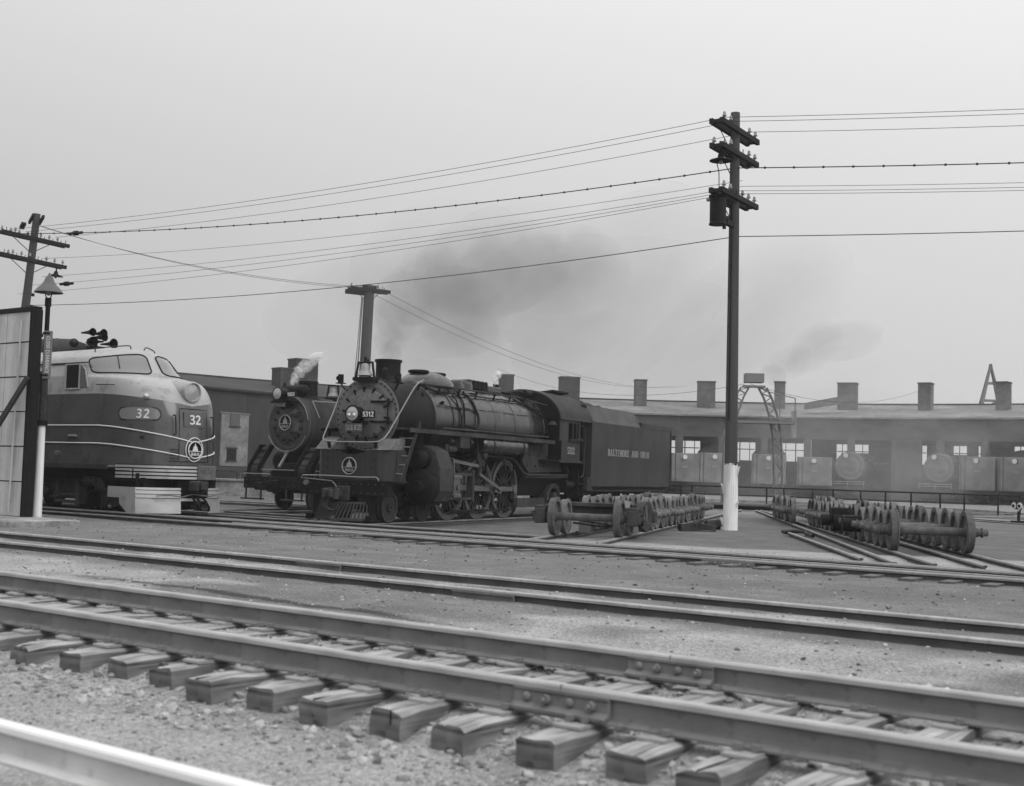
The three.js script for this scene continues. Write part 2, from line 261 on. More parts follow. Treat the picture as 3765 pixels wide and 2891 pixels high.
// ---------- tracks ----------
const railP = h => [[-0.07, 0], [0.07, 0], [0.07, 0.012], [0.013, 0.032], [0.009, 0.05], [0.009, h - 0.055], [0.034, h - 0.04], [0.037, h - 0.012], [0.031, h - 0.003], [-0.031, h - 0.003], [-0.037, h - 0.012], [-0.034, h - 0.04], [-0.009, h - 0.055], [-0.009, 0.05], [-0.013, 0.032], [-0.07, 0.012]];
function addRail(parent, x0, x1, ybase, z, h, headM = M.head, name = 'rail', web = headM === M.headold ? M.webdark : M.rail) {
  const o = part(parent, name, mg(ex('zy', railP(h), x1 - x0, x0).translate(0, ybase, z)), web);
  const hp = [[-0.0372, h - 0.0385], [0.0372, h - 0.0385], [0.0395, h - 0.012], [0.033, h], [0, h + 0.002], [-0.033, h], [-0.0395, h - 0.012]];
  part(o, 'rail_head', mg(ex('zy', hp, x1 - x0, x0).translate(0, ybase, z)), headM); return o;
}
function yardTrack(label, nc, ytop, s0, s1, h, headM, group) {
  const [x, d] = onYard(nc, 0), t = thing('railway_track', label, 'railway track', [x, 0, d], -37.3, group);
  for (const z of [0.77, -0.77]) addRail(t, s0, s1, ytop - h, z, h, headM, 'rail', nc > 10 ? M.webdark : M.rail);
  return t;
}
const spikeG = mg([bx(0.045, 0.03, 0.04, 0, 0.015, 0.012), bx(0.022, 0.04, 0.022, 0, -0.005, 0)]);
const plateG = [0, 1].map(k => mg([ex('xy', [[-0.09, 0], [0.09, 0], [0.09, 0.02], [-0.09, 0.02]], 0.32 + 0.03 * k, -0.16, 0.003)]));
function tieGeo(k, len, w = 0.25, h = 0.2) {
  const nx = 14, g = new THREE.BoxGeometry(len, h, w, nx, 3, 8), p = g.attributes.position;
  for (let i = 0; i < p.count; i++) { let x = p.getX(i), y = p.getY(i), z = p.getZ(i); const e = Math.abs(x) / (len / 2); y += 0.012 * (vnoise(x * 1.5 + k * 9, z * 8, 500 + k) - 0.5) * (y > 0 ? 1 : 0.3); z += 0.018 * (vnoise(x * 2.6 + k * 5, y * 9, 520 + k) - 0.5); if (e > 0.97) { x += 0.035 * (vnoise(y * 14 + k, z * 14, 540 + k) - 0.5); if (y > 0.03) y -= 0.018 * vnoise(k * 3, z * 10, 560 + k); } if (Math.abs(z) > w * 0.48 && y > 0.05) y -= 0.01 + 0.012 * vnoise(x * 6, k, 570 + k); if (y > 0.05) { const ck = vnoise(z * 22 + k * 3, x * 0.7 + k, 580 + k); if (ck > 0.85 && k % 3 === 0) y -= 0.008; }
    p.setXYZ(i, x, y, z); }
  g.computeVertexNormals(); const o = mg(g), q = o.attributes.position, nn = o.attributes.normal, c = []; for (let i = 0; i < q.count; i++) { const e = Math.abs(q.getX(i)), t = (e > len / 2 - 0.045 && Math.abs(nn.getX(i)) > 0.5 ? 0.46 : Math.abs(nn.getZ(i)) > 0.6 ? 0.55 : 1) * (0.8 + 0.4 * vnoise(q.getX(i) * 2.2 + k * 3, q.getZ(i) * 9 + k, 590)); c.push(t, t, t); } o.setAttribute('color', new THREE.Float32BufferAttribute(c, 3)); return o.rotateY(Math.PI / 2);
}
// front track, with ties standing clear of the dirt
{
  const t = yardTrack('front railway track with exposed wooden ties and bolted rail joints', 6.89, 0.272, -70, 14, 0.182, M.head);
  const tg = Array.from({ length: 8 }, (_, k) => tieGeo(k, 2.45 + 0.12 * (hash(k, 1, 9) - 0.5)));
  let i = 0;
  for (let s = -17.5; s < 3.2; s += 0.54 + 0.05 * (hash(i, 4, 77) - 0.5)) {
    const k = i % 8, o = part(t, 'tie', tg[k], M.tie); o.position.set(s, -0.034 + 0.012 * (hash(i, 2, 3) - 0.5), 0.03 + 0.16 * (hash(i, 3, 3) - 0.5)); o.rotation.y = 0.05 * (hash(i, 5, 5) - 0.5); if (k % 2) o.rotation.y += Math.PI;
    if (hash(i, 8, 8) < 0.45) { const q = 0.09 * (hash(i, 9, 8) - 0.5), hh = 0.05 + 0.06 * hash(i, 10, 8), le = 0.12 + 0.3 * hash(i, 11, 8), tl = 1.2 * (2.45 + 0.12 * (hash(k, 1, 9) - 0.5)) / 2.4; part(o, 'crack', [bx(0.008, hh, 0.012, q, 0.088 - hh / 2, tl - 0.002, 0, 0, 0.25 * (hash(i, 12, 8) - 0.5)), bx(0.007, 0.01, le, q, 0.094, tl - le / 2, 0, 0.1 * (hash(i, 13, 8) - 0.5))].map(c => k % 2 ? c.rotateY(Math.PI) : c), M.hole); }
    for (const z of [0.77, -0.77]) { const pl = part(t, 'tie_plate', plateG[i % 2], M.plate); pl.position.set(s, 0.068, z + 0.012); for (const [sx, sz] of [[0.05, 0.085], [-0.05, -0.085], [-0.045, 0.1]].slice(0, 2 + i % 2)) { const sp = part(pl, 'spike', spikeG, M.rail); sp.position.set(sx, 0.03, sz); sp.rotation.y = sz > 0 ? Math.PI : 0; } }
    i++;
  }
  // split in two of the tie ends, joint bars with bolts on the near side of each rail
  for (const [s, z] of [[-4.22, 0.77], [-4.40, -0.77]]) {
    const jb = part(t, 'joint_bar', [ex('zy', [[0.012, 0.03], [0.09, 0.016], [0.092, 0.034], [0.045, 0.06], [0.04, 0.118], [0.052, 0.132], [0.052, 0.144], [0.012, 0.14]], 0.66, s - 0.33, 0.004).translate(0, 0.09, z)], M.rail);
    [-0.23, -0.09, 0.07, 0.22].forEach((q, n) => part(jb, 'bolt', n % 2 ? [cy('z', 0.03, 0.05, s + q, 0.181, z + 0.055, 0.03, 6), cy('z', 0.014, 0.1, s + q, 0.181, z + 0.06, 0.014, 8)] : [tr(new THREE.SphereGeometry(0.028, 12, 8).scale(1, 1, 0.8), s + q, 0.181, z + 0.05)], M.rail));
    part(jb, 'rail_gap', bx(0.004, 0.03, 0.0802, s, 0.258, z), M.hole);
  }
}
yardTrack('bright rail at the very front corner of the yard', 2.69, 0.225, -40, 12, 0.17, mat('bright_rail_head', 0.85, 0.4, 0.2)).traverse(o => { if (o.isMesh && o.material === M.rail) o.material = mat('pale_rail_web', 0.62, 0.8, 0, { map: rep(txSoft, 1) }); });
{
  const t = yardTrack('second railway track sunk in sandy dirt behind the front track', 12.58, 0.115, -70, 30, 0.15, M.head);
  for (const [s, z] of [[-13.6, -0.77], [-9.3, 0.77]]) part(t, 'joint_bar', [bx(0.9, 0.03, 0.05, s, 0.075, z + 0.06), bx(0.9, 0.09, 0.03, s, 0.025, z + 0.04)], M.rail);
}
{
  const t = yardTrack('third railway track lined with tie plates in front of the wheelsets', 20.75, 0.105, -80, 30, 0.14, M.headold);
  for (const z of [0.60, 0.52]) addRail(t, -24, 6, -0.035, z - (z < 0.55 ? 0.35 : 0), 0.14, M.headold, 'guard_rail');
  for (let i = 0; i < 34; i++) { const s = -22 + i * 0.62; part(t, 'tie_plate', plateG[0], M.dusty).position.set(s, 0.0, 0.80); part(t, 'tie', bx(0.22, 0.05, 0.62, s, 0.006, 0.98), M.tieend); }
  for (const s of [-19.6, -10.4]) { const jb = part(t, 'joint_bar', bx(1.0, 0.09, 0.04, s, 0.02, 0.815), M.rail); for (let k = 0; k < 6; k++) part(jb, 'bolt', tr(new THREE.SphereGeometry(0.028, 8, 6), s - 0.4 + k * 0.16, 0.02, 0.84), M.rail); }
  part(t, 'filler_plank', bx(14, 0.05, 0.16, -4, 0.06, 0.45), M.tie);
}
{ const [x, d] = onYard(22.98, 0), t = thing('railway_track', 'railway track carrying the streamlined diesel locomotive', 'railway track', [x, 0, d], -37.3); addRail(t, -90, -4, -0.05, 0.77, 0.13, M.headold); addRail(t, -90, -17, -0.05, -0.77, 0.13, M.headold); }
yardTrack('dark railway track ending left of the big engine pilot', 27.3, -0.02, -80, -27.2, 0.12, M.headold);
yardTrack('distant railway track crossing in front of engine 1653', 34.5, 0.02, -90, -33.5, 0.12, M.headold);
function radial(label, x, d, deg, ytop, x0, x1, h = 0.14) { const t = thing('railway_track', label, 'railway track', [x, 0, d], deg); for (const z of [0.77, -0.77]) addRail(t, x0, x1, ytop - h, z, h, M.headold); return t; }
radial('railway track under the big steam locomotive 5312', -1.74, 42.15, -115.5, -0.05, -22, 9.2);
radial('railway track under the smaller engine 1653', -7.94, 46, -124, -0.05, -21, 4);
radial('railway track under the wheelsets left of the pole', 1.785, 29.23, 74.9, 0.10, -2.6, 32);
radial('railway track under the long right-hand row of wheelsets', 8.77, 26.7, 83.5, 0.103, -4.2, 33.5);
radial('railway track under the short far row of wheelsets', 10.07, 42.0, 82.8, 0.099, -19.5, 18);
{ const t = thing('scrap_rail', 'loose rail lying with a bent strap at its far end', 'rail', [7.15, 0, 30.1], 84.5); addRail(t, -6.4, 4.6, -0.04, 0, 0.14, M.headold); part(t, 'strap', tube([[4.6, 0.08, -0.05], [5.0, 0.1, -0.12], [5.3, 0.1, 0.15], [5.0, 0.1, 0.5], [4.4, 0.08, 0.42], [3.6, 0.06, 0.5]], 0.05, 40), M.dusty); }
for (const [a, x, d, lb] of [[-37, 27.2, 66.2, 'railway track leaving the right end of the turntable'], [-48, 25.2, 64.2, 'second railway track fanning right from the turntable'], [-60, 22.6, 62.2, 'third railway track fanning right from the turntable'], [-74, 18.9, 60.6, 'fourth railway track fanning towards the right foreground']]) radial(lb, x, d, a, 0.06, 0, 60);
// ---------- turntable ----------
{
  const t = thing('turntable', 'turntable bridge with railings and lattice arch before the roundhouse', 'turntable', [PIT[0], 0, PIT[1]], -37.3);
  for (const s of [-1, 1]) {
    part(t, 'girder', [bx(29.6, 0.95, 0.25, 0, -0.52, s * 1.3), bx(29.6, 0.06, 0.5, 0, -0.04, s * 1.3)], M.soot);
    part(t, 'deck', bx(29.6, 0.08, 0.9, 0, 0.02, s * 1.55), M.tieend);
    part(t, 'handrail', [rod([-14.8, 1.06, s * 1.95], [14.8, 1.06, s * 1.95], 0.035), rod([-14.8, 0.56, s * 1.95], [14.8, 0.56, s * 1.95], 0.02)], M.soot);
    for (let i = 0; i <= 10; i++) part(t, 'rail_post', bx(0.07, 1.05, 0.07, -14.8 + i * 2.96, 0.53, s * 1.95), M.soot);
    addRail(t, -14.8, 14.8, -0.02, s * 0.77, 0.12, M.headold);
  }
  for (let i = 0; i < 9; i++) part(t, 'cross_brace', bx(0.3, 0.4, 2.6, -13 + i * 3.25, -0.4, 0), M.soot);
  const ar = new THREE.Group(); ar.name = 'power_arch'; t.add(ar); ar.rotation.y = 37.3 * D2R;
  const leg = (s, z) => { const C = [[1.55, 0], [1.5, 2.2], [1.42, 4.0], [1.18, 5.3], [0.82, 6.4], [0.5, 7.0]]; const o = C.map(p => [s * (p[0] + 0.26), p[1], z]), n = C.map(p => [s * (p[0] - 0.22), p[1], z]); const g = [tube(o, 0.04, 20, 6), tube(n, 0.04, 20, 6)]; const c1 = new THREE.CatmullRomCurve3(o.map(p => V(...p))), c2 = new THREE.CatmullRomCurve3(n.map(p => V(...p))); const K = 16; for (let i = 0; i < K; i++) { const a = (i % 2 ? c1 : c2).getPoint(i / K), b = (i % 2 ? c2 : c1).getPoint((i + 1) / K); g.push(rod(a.toArray(), b.toArray(), 0.022, 5)); } return g; };
  for (const s of [-1, 1]) part(ar, 'lattice_leg', [...leg(s, 0.15), ...leg(s, -0.15)], M.steel);
  for (const y of [2.6, 4.2]) for (const s of [-1, 1]) part(ar, 'gusset', bx(0.55, 0.4, 0.32, s * 1.48, y, 0), M.steel);
  part(ar, 'collector_box', [rbx(1.1, 0.55, 0.8, 0, 7.55, 0, 0.03), bx(1.3, 0.12, 0.5, 0, 7.05, 0)], M.steel);
  part(ar, 'platform', [bx(3.6, 0.14, 1.0, 0.6, 4.92, 0), rod([2.4, 4.95, 0.4], [2.4, 6.4, 0.4], 0.035), rod([1.5, 4.95, 0.4], [1.5, 6.7, 0.4], 0.03), rod([0.5, 6.8, 0.4], [2.4, 6.4, 0.4], 0.03), rod([0.9, 5.2, 0.4], [2.4, 5.0, 0.4], 0.03)], M.steel);
}
struct('turntable_pit_rim', (() => { const g = lac('y', [[15.3, -1.3], [15.3, 0.05], [15.75, 0.05], [15.75, -0.3]], 72, PIT[0], 0, -PIT[1]); return mg(g); })(), M.stone);
// ---------- roundhouse ----------
{
  const R = thing('roundhouse', 'hazy curved brick engine house with many roof stacks and open stalls', 'roundhouse', [PIT[0], 0, PIT[1]], 0);
  const dA = 5.1, at = (r, a, y) => [r * Math.sin(a * D2R), y, -r * Math.cos(a * D2R)];
  const quad = (P) => { const g = new THREE.BufferGeometry(); g.setAttribute('position', new THREE.Float32BufferAttribute([0, 1, 2, 0, 2, 3].flatMap(k => P[k]), 3)); g.computeVertexNormals(); return g; };
  const slab = (r0, y0, r1, y1, a0, a1, th) => mg([quad([at(r0, a0, y0), at(r0, a1, y0), at(r1, a1, y1), at(r1, a0, y1)]), quad([at(r0, a0, y0 - th), at(r0, a1, y0 - th), at(r1, a1, y1 - th), at(r1, a0, y1 - th)]), quad([at(r0, a0, y0 - th), at(r0, a1, y0 - th), at(r0, a1, y0), at(r0, a0, y0)]), quad([at(r1, a0, y1 - th), at(r1, a1, y1 - th), at(r1, a1, y1), at(r1, a0, y1)])]);
  const wallB = (r, a, w, y0, y1, th) => { const p = at(r, a, (y0 + y1) / 2); return bx(w, y1 - y0, th, p[0], p[1], p[2], 0, -a * D2R); };
  const A0 = -64.4;
  for (let i = 0; i < 25; i++) {
    const a0 = A0 + i * dA, a1 = a0 + dA, am = (a0 + a1) / 2, closed = am < -18, w = 2 * 44 * Math.tan(dA / 2 * D2R);
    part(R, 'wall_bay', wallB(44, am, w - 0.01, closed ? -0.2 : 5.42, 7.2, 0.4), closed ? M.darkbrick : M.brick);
    part(R, 'cornice', [wallB(43.8, am, w - 0.01, 7.21, 7.42, 0.5)], M.soot);
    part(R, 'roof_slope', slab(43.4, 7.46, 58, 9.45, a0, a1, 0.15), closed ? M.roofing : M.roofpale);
    part(R, 'roof_ridge', slab(57.9, 9.60, 58.7, 9.60, a0, a1, 0.5), M.roofing);
    part(R, 'rear_roof', slab(58.7, 9.3, 70, 7.0, a0, a1, 0.15), M.roofing);
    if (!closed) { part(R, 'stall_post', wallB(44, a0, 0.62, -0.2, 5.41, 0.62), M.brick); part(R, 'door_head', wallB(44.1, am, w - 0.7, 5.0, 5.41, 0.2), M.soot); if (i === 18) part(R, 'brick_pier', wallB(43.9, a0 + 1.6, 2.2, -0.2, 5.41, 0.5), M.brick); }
    // back wall with its high windows
    const wb = 2 * 69 * Math.tan(dA / 2 * D2R); part(R, 'rear_wall', [wallB(69, am, wb - 0.01, -0.2, 3.7, 0.4), wallB(69, am, wb - 0.01, 6.1, 7.0, 0.4), wallB(69, a0 + 0.55, 1.4, 3.71, 6.09, 0.4), wallB(69, a1 - 0.55, 1.4, 3.71, 6.09, 0.4)], M.brick);
    part(R, 'window_bars', [wallB(69, am, 0.12, 3.71, 6.09, 0.1), wallB(69, am - 0.9, 0.08, 3.71, 6.09, 0.1), wallB(69, am + 0.9, 0.08, 3.71, 6.09, 0.1), wallB(69, am, wb - 2.9, 4.9, 5.0, 0.11)], M.soot);
  }
  for (const a of [A0, A0 + 25 * dA]) part(R, 'end_wall', [ex('xy', [[-69, -0.2], [-44, -0.2], [-44, 7.4], [-58.3, 9.5], [-69, 7.2]].reverse(), 0.3, -0.15).rotateY((-a - 90) * D2R)], M.brick);
  for (const [a0, a1, y] of [[-43.08, -41.43, 10.2], [-41.3, -38.78, 11.15], [-17.58, -16.14, 11.06], [-10.69, -8.62, 11.12], [-2.3, -1.07, 11.1], [4.61, 6.53, 11.1], [12.98, 14.11, 11.2], [19.74, 21.75, 11.12], [28.15, 29.45, 11.1], [36.04, 37.16, 11.1], [46, 47.8, 11.1]]) {
    const am = (a0 + a1) / 2, w = 52 * (a1 - a0) * D2R; const st = part(R, 'roof_stack', [wallB(52, am, w, 8.2, y, 1.5)], am < -5 ? M.darkbrick : M.brick); part(st, 'stack_cap', wallB(52, am, w + 0.12, y + 0.003, y + 0.12, 1.62), M.brick);
  }
  // vent hood low on the slope, downpipe between stalls
  part(R, 'vent_hood', ex('xy', [[0, 0], [4.4, 0.9], [4.6, 0.9], [4.6, 0.2], [0, -0.6]].map(p => [p[0], p[1]]).reverse(), 0.8, 0).rotateY(-12 * D2R).translate(...at(47, 16.5, 8.9)), M.brick);
  part(R, 'downpipe', wallB(43.6, 15.6, 0.5, 5.5, 8.0, 0.3), M.whitebrick);
  // whitewashed bricked-in doorway with two windows, on the left
  const pa = -55.8, pn = part(R, 'whitewashed_panel', [wallB(43.7, pa, 2.9, 1.4, 5.46, 0.14), wallB(43.75, pa, 3.2, 5.5, 5.62, 0.2)], M.whitebrick);
  part(R, 'window', [wallB(43.6, -55.9, 1.0, 4.55, 5.45, 0.1)], mat('dusty_window', 0.09, 0.3)); part(R, 'window', wallB(43.6, -56.2, 0.95, 1.85, 2.75, 0.1), M.hole);
  part(R, 'window_frame', [wallB(43.58, -55.9, 1.2, 4.46, 4.54, 0.14), wallB(43.58, -56.2, 1.15, 1.76, 1.84, 0.14), wallB(43.58, -56.2, 1.15, 2.76, 2.86, 0.14)], M.dusty);
  part(R, 'wall_footing', wallB(43.6, -55, 22, -0.2, 1.35, 0.5), M.darkbrick);
}
// engines and tenders looking out of the stalls
{
  const at = (a, r = 42.6) => [PIT[0] + r * Math.sin(a * D2R), 0.05, PIT[1] + r * Math.cos(a * D2R)];
  const w = wheelDisc(0.45, 0.13);
  function tenderRear(label, a, wd, arch, h = 3.85) {
    const t = thing('parked_tender', label, 'tender', at(a), -90 - a, 'tenders backed into the roundhouse stalls');     // local +x looks at the turntable
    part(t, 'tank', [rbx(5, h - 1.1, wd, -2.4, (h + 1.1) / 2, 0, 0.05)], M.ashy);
    if (arch) part(t, 'coal_board', ex('zy', [[-wd / 2, h - 0.05], ...arc(0, h - 0.05, wd / 2, 170, 10, 16, 0.72), [wd / 2, h - 0.05]], 0.2, -2.2), M.dusty);
    const hl = part(t, 'backup_lamp', cy('x', 0.2, 0.3, 0.2, h - 0.35, 0), M.soot); part(hl, 'lens', cy('x', 0.21, 0.04, 0.38, h - 0.35, 0), M.letterw);
    part(t, 'number_plate', bx(0.03, 0.12, 0.5, 0.13, h - 1.25, 0), M.letter);
    part(t, 'end_beam', [bx(0.3, 0.35, 2.9, 0.2, 0.95, 0), bx(0.25, 0.05, 2.6, 0.45, 0.5, 0)], M.soot);
    part(t, 'ladder', [rod([0.15, 1.1, wd / 2 - 0.5], [0.15, h, wd / 2 - 0.5], 0.025), rod([0.15, 1.1, wd / 2 - 0.15], [0.15, h, wd / 2 - 0.15], 0.025)], M.dusty);
    for (const s of [-1, 1]) part(t, 'wheel', w, M.dusty).position.set(-0.6, 0.45, s * 0.76);
    part(t, 'truck', bx(1.8, 0.3, 2.2, -0.8, 0.5, 0), M.soot); return t;
  }
  tenderRear('parked tender with a high flat back, nearest the dark tender end', 2.4, 2.7, false, 3.75);
  tenderRear('parked tender with arched coal board just left of the pole', 6.1, 3.0, true);
  tenderRear('parked tender with arched coal board right of the lattice arch', 12.7, 3.1, true);
  tenderRear('parked tender with low plain back beside the smoky boiler', 18.2, 3.1, false, 3.7);
  tenderRear('pale square-backed tender at the right with big round lamp', 37.2, 3.0, false, 4.0);
  tenderRear('dark tender at the right edge of the roundhouse stalls', 41.6, 3.1, true, 4.0);
  function engineFront(label, a) {
    const t = thing('parked_locomotive', label, 'locomotive', at(a), -90 - a, 'engines facing out of the roundhouse stalls');
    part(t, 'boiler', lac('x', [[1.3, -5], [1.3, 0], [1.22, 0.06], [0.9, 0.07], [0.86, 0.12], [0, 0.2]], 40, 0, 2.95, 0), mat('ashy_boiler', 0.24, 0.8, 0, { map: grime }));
    const hl = part(t, 'headlight', cy('x', 0.2, 0.4, 0.2, 3.9, 0.3), M.soot); part(hl, 'lens', cy('x', 0.21, 0.04, 0.42, 3.9, 0.3), M.letterw);
    part(t, 'cab', [bx(0.1, 1.3, 2.9, -5, 3.6, 0), bx(3, 0.16, 0.9, -3, 3.5, -1.4)], M.soot);
    part(t, 'saddle', bx(1.4, 1.5, 1.6, -1.2, 1.3, 0), M.soot);
    const bm = part(t, 'buffer_beam', bx(0.25, 0.36, 2.9, 1.1, 0.95, 0), M.dusty); part(t, 'deck_rail', [rod([1.2, 1.35, -1.4], [1.2, 1.35, 1.4], 0.03), rod([1.2, 1.55, -1.4], [1.2, 1.55, 1.4], 0.03), ...[-1.4, 0, 1.4].map(z => rod([1.2, 1.1, z], [1.2, 1.55, z], 0.025))], M.letter);
    part(t, 'pilot_step', [bx(0.3, 0.06, 0.9, 1.2, 0.42, 0.9), bx(0.3, 0.06, 0.9, 1.2, 0.42, -0.9), bx(0.05, 0.5, 0.7, 1.2, 0.6, 0.9), bx(0.05, 0.5, 0.7, 1.2, 0.6, -0.9)], M.dusty);
    for (const s of [-1, 1]) { part(t, 'cylinder', cy('x', 0.42, 1.2, -0.6, 1.0, s * 1.2), M.soot); part(t, 'wheel', w, M.dusty).position.set(0.4, 0.45, s * 0.76); } return t;
  }
  engineFront('smoke-veiled locomotive front in the stall left of the empty one', 22.4);
  engineFront('grey round locomotive front right of the dark empty stall', 32.8);
}
{ // spire-like timber frame behind the roof at the right
  const t = thing('timber_frame_tower', 'pointed timber frame rising behind the roundhouse roof at right', 'tower', [49.5, 0, 131.9], 0);
  for (const s of [-1, 1]) part(t, 'leg', [bar([s * 1.9, 6, 0.8], [0, 14.2, 0], 0.2), bar([s * 1.9, 6, -0.8], [0, 14.2, 0], 0.2)], M.steel);
  part(t, 'cross_tie', [bx(1.7, 0.25, 0.3, 0, 10.4, 0), bx(0.9, 0.25, 0.3, 0, 12.2, 0), bar([-1.2, 9, 0], [0.8, 10.5, 0], 0.2), bx(3.6, 0.3, 1.8, 0, 5.9, 0)], M.steel); for (const s of [-1, 1]) part(t, 'footing', bx(0.5, 6.2, 2.0, s * 1.8, 2.9, 0), M.steel);
}
{ // low concrete platform with pipe railing in front of the far wall
  const t = thing('concrete_platform', 'low pale concrete platform with pipe railing below the brick wall', 'platform', [-16.5, 0, 63.4], -6);
  part(t, 'platform_wall', [bx(22, 0.75, 2.0, 0, 0.35, 0), bx(22.2, 0.08, 2.2, 0, 0.76, 0)], M.stone);
  for (let i = 0; i < 9; i++) part(t, 'railing', tube([[-10.8 + i * 2.4, 0.78, 0.9], [-10.8 + i * 2.4, 1.1, 0.9], [-10.6 + i * 2.4, 1.2, 0.9], [-8.8 + i * 2.4, 1.2, 0.9], [-8.6 + i * 2.4, 1.1, 0.9], [-8.6 + i * 2.4, 0.78, 0.9]], 0.035, 40), M.dusty);
}
// ---------- shared railway pieces ----------
// the round railway emblem: ring, bar, domed building and letters, facing +x
function emblem(parent, R, x, y, z, m, tilt = 0) {
  const e = new THREE.Group(); e.name = 'emblem'; e.position.set(x, y, z); e.rotation.set(0, Math.PI / 2, 0); if (tilt) e.rotation.set(-tilt, Math.PI / 2, 0, 'YXZ'); parent.add(e);
  part(e, 'emblem_ring', new THREE.TorusGeometry(R * 0.93, R * 0.07, 8, 40), m);
  part(e, 'emblem_bar', bx(R * 1.72, R * 0.07, 0.02, 0, -R * 0.14, 0), m);
  const d = [[-.34, -.1], [-.34, .12], [-.27, .14], [-.27, .3], [-.2, .36], [-.15, .44], [-.07, .5], [-.055, .62], [-.02, .66], [0, .86]]; const o = [...d.map(p => [p[0] * R, p[1] * R]), ...d.slice(0, -1).reverse().map(p => [-p[0] * R, p[1] * R])];
  part(e, 'domed_building', ex('xy', o, 0.02, -0.01), m);
  const t = txt('B&O', R * 0.36, 'serif', 1.05); t.translate(0, -R * 0.46, 0); part(e, 'lettering', mg(t), m);
  part(e, 'backing', cy('z', R * 0.98, 0.02, 0, 0, -0.03, R * 0.98, 40), M.soot);
  return e;
}
function wheelDisc(R, w, plateR) { // plain cast wheel about z, flange on the -z side (inside)
  return mg([lac('z', [[0.06, -w * 0.5], [R * 0.26, -w * 0.5], [R * 0.30, -w * 0.25], [R * 0.78, -w * 0.15], [R * 0.82, -w * 0.62], [R * 1.05, -w * 0.62], [R * 1.06, -w * 0.42], [R * 1.01, -w * 0.3], [R, w * 0.5], [R * 0.84, w * 0.5], [R * 0.80, w * 0.12], [R * 0.32, w * 0.2], [R * 0.27, w * 0.75], [0.05, w * 0.75]], 36)]);
}
// spoked driving wheel about z, outside face at +z
function driver(R, nsp, cw, pinA) {
  const list = [lac('z', [[R * 0.86, -0.07], [R * 1.03, -0.07], [R * 1.03, -0.04], [R, -0.03], [R, 0.07], [R * 0.91, 0.075], [R * 0.9, 0.05], [R * 0.83, 0.05], [R * 0.82, -0.05], [R * 0.86, -0.07]], 56)];
  const hub = [lac('z', [[0.05, -0.1], [R * 0.2, -0.1], [R * 0.21, 0.08], [R * 0.15, 0.11], [0.0, 0.11]], 24)];
  const sp = [];
  for (let i = 0; i < nsp; i++) { const a = (i + 0.5) / nsp * 2 * Math.PI; const g = new THREE.CylinderGeometry(0.024, 0.042, R * 0.66, 7); g.scale(1, 1, 0.8); g.translate(0, R * 0.51, 0); sp.push(g.rotateZ(a)); }
  const c = ex('xy', [...arc(0, 0, R * 0.84, pinA + 180 - cw, pinA + 180 + cw, 14), ...arc(0, 0, R * 0.5, pinA + 180 + cw, pinA + 180 - cw, 8)], 0.11, -0.045);
  const pa = pinA * D2R, boss = cy('z', R * 0.14, 0.2, Math.cos(pa) * 0.34, Math.sin(pa) * 0.34, 0.02);
  return { rim: mg(list), spokes: sp.map(g => mg(g)), hub: mg([...hub, boss]), cw: mg(c) };
}
function addDriver(loco, w, x, y, z, side, nsp) {
  const g = new THREE.Group(); g.name = 'driving_wheel'; let c = partCount.get(loco); if (!c) partCount.set(loco, c = {}); c.dw = (c.dw ?? -1) + 1; if (c.dw) g.name += '_' + String(c.dw).padStart(3, '0');
  g.position.set(x, y, z); if (side < 0) g.rotation.y = Math.PI; loco.add(g);
  part(g, 'tyre', w.rim, M.tyre); w.spokes.forEach(s => part(g, 'spoke', s, M.dusty)); part(g, 'hub', w.hub, M.soot); part(g, 'counterweight', w.cw, M.soot);
}
function coupler(loco, x, y, m) {
  const g = new THREE.Group(); g.name = 'coupler'; g.position.set(x, y, 0); loco.add(g);
  part(g, 'shank', [bx(0.5, 0.16, 0.16, 0.1, 0, 0), rbx(0.12, 0.42, 0.5, 0, 0, 0, 0.03)], m);
  part(g, 'head', [rbx(0.22, 0.3, 0.36, 0.42, 0, 0.02, 0.05), rbx(0.26, 0.28, 0.12, 0.58, 0, 0.17, 0.05), rbx(0.2, 0.3, 0.14, 0.52, 0, -0.15, 0.05)], m);
  part(g, 'knuckle', [cy('y', 0.085, 0.3, 0.6, 0, -0.16), rbx(0.12, 0.22, 0.2, 0.68, 0, -0.05, 0.04, 0, -0.5)], m);
}
const boltHead = (x, y, z, r = 0.025) => cy('x', r, 0.03, x, y, z, r * 0.8, 8);

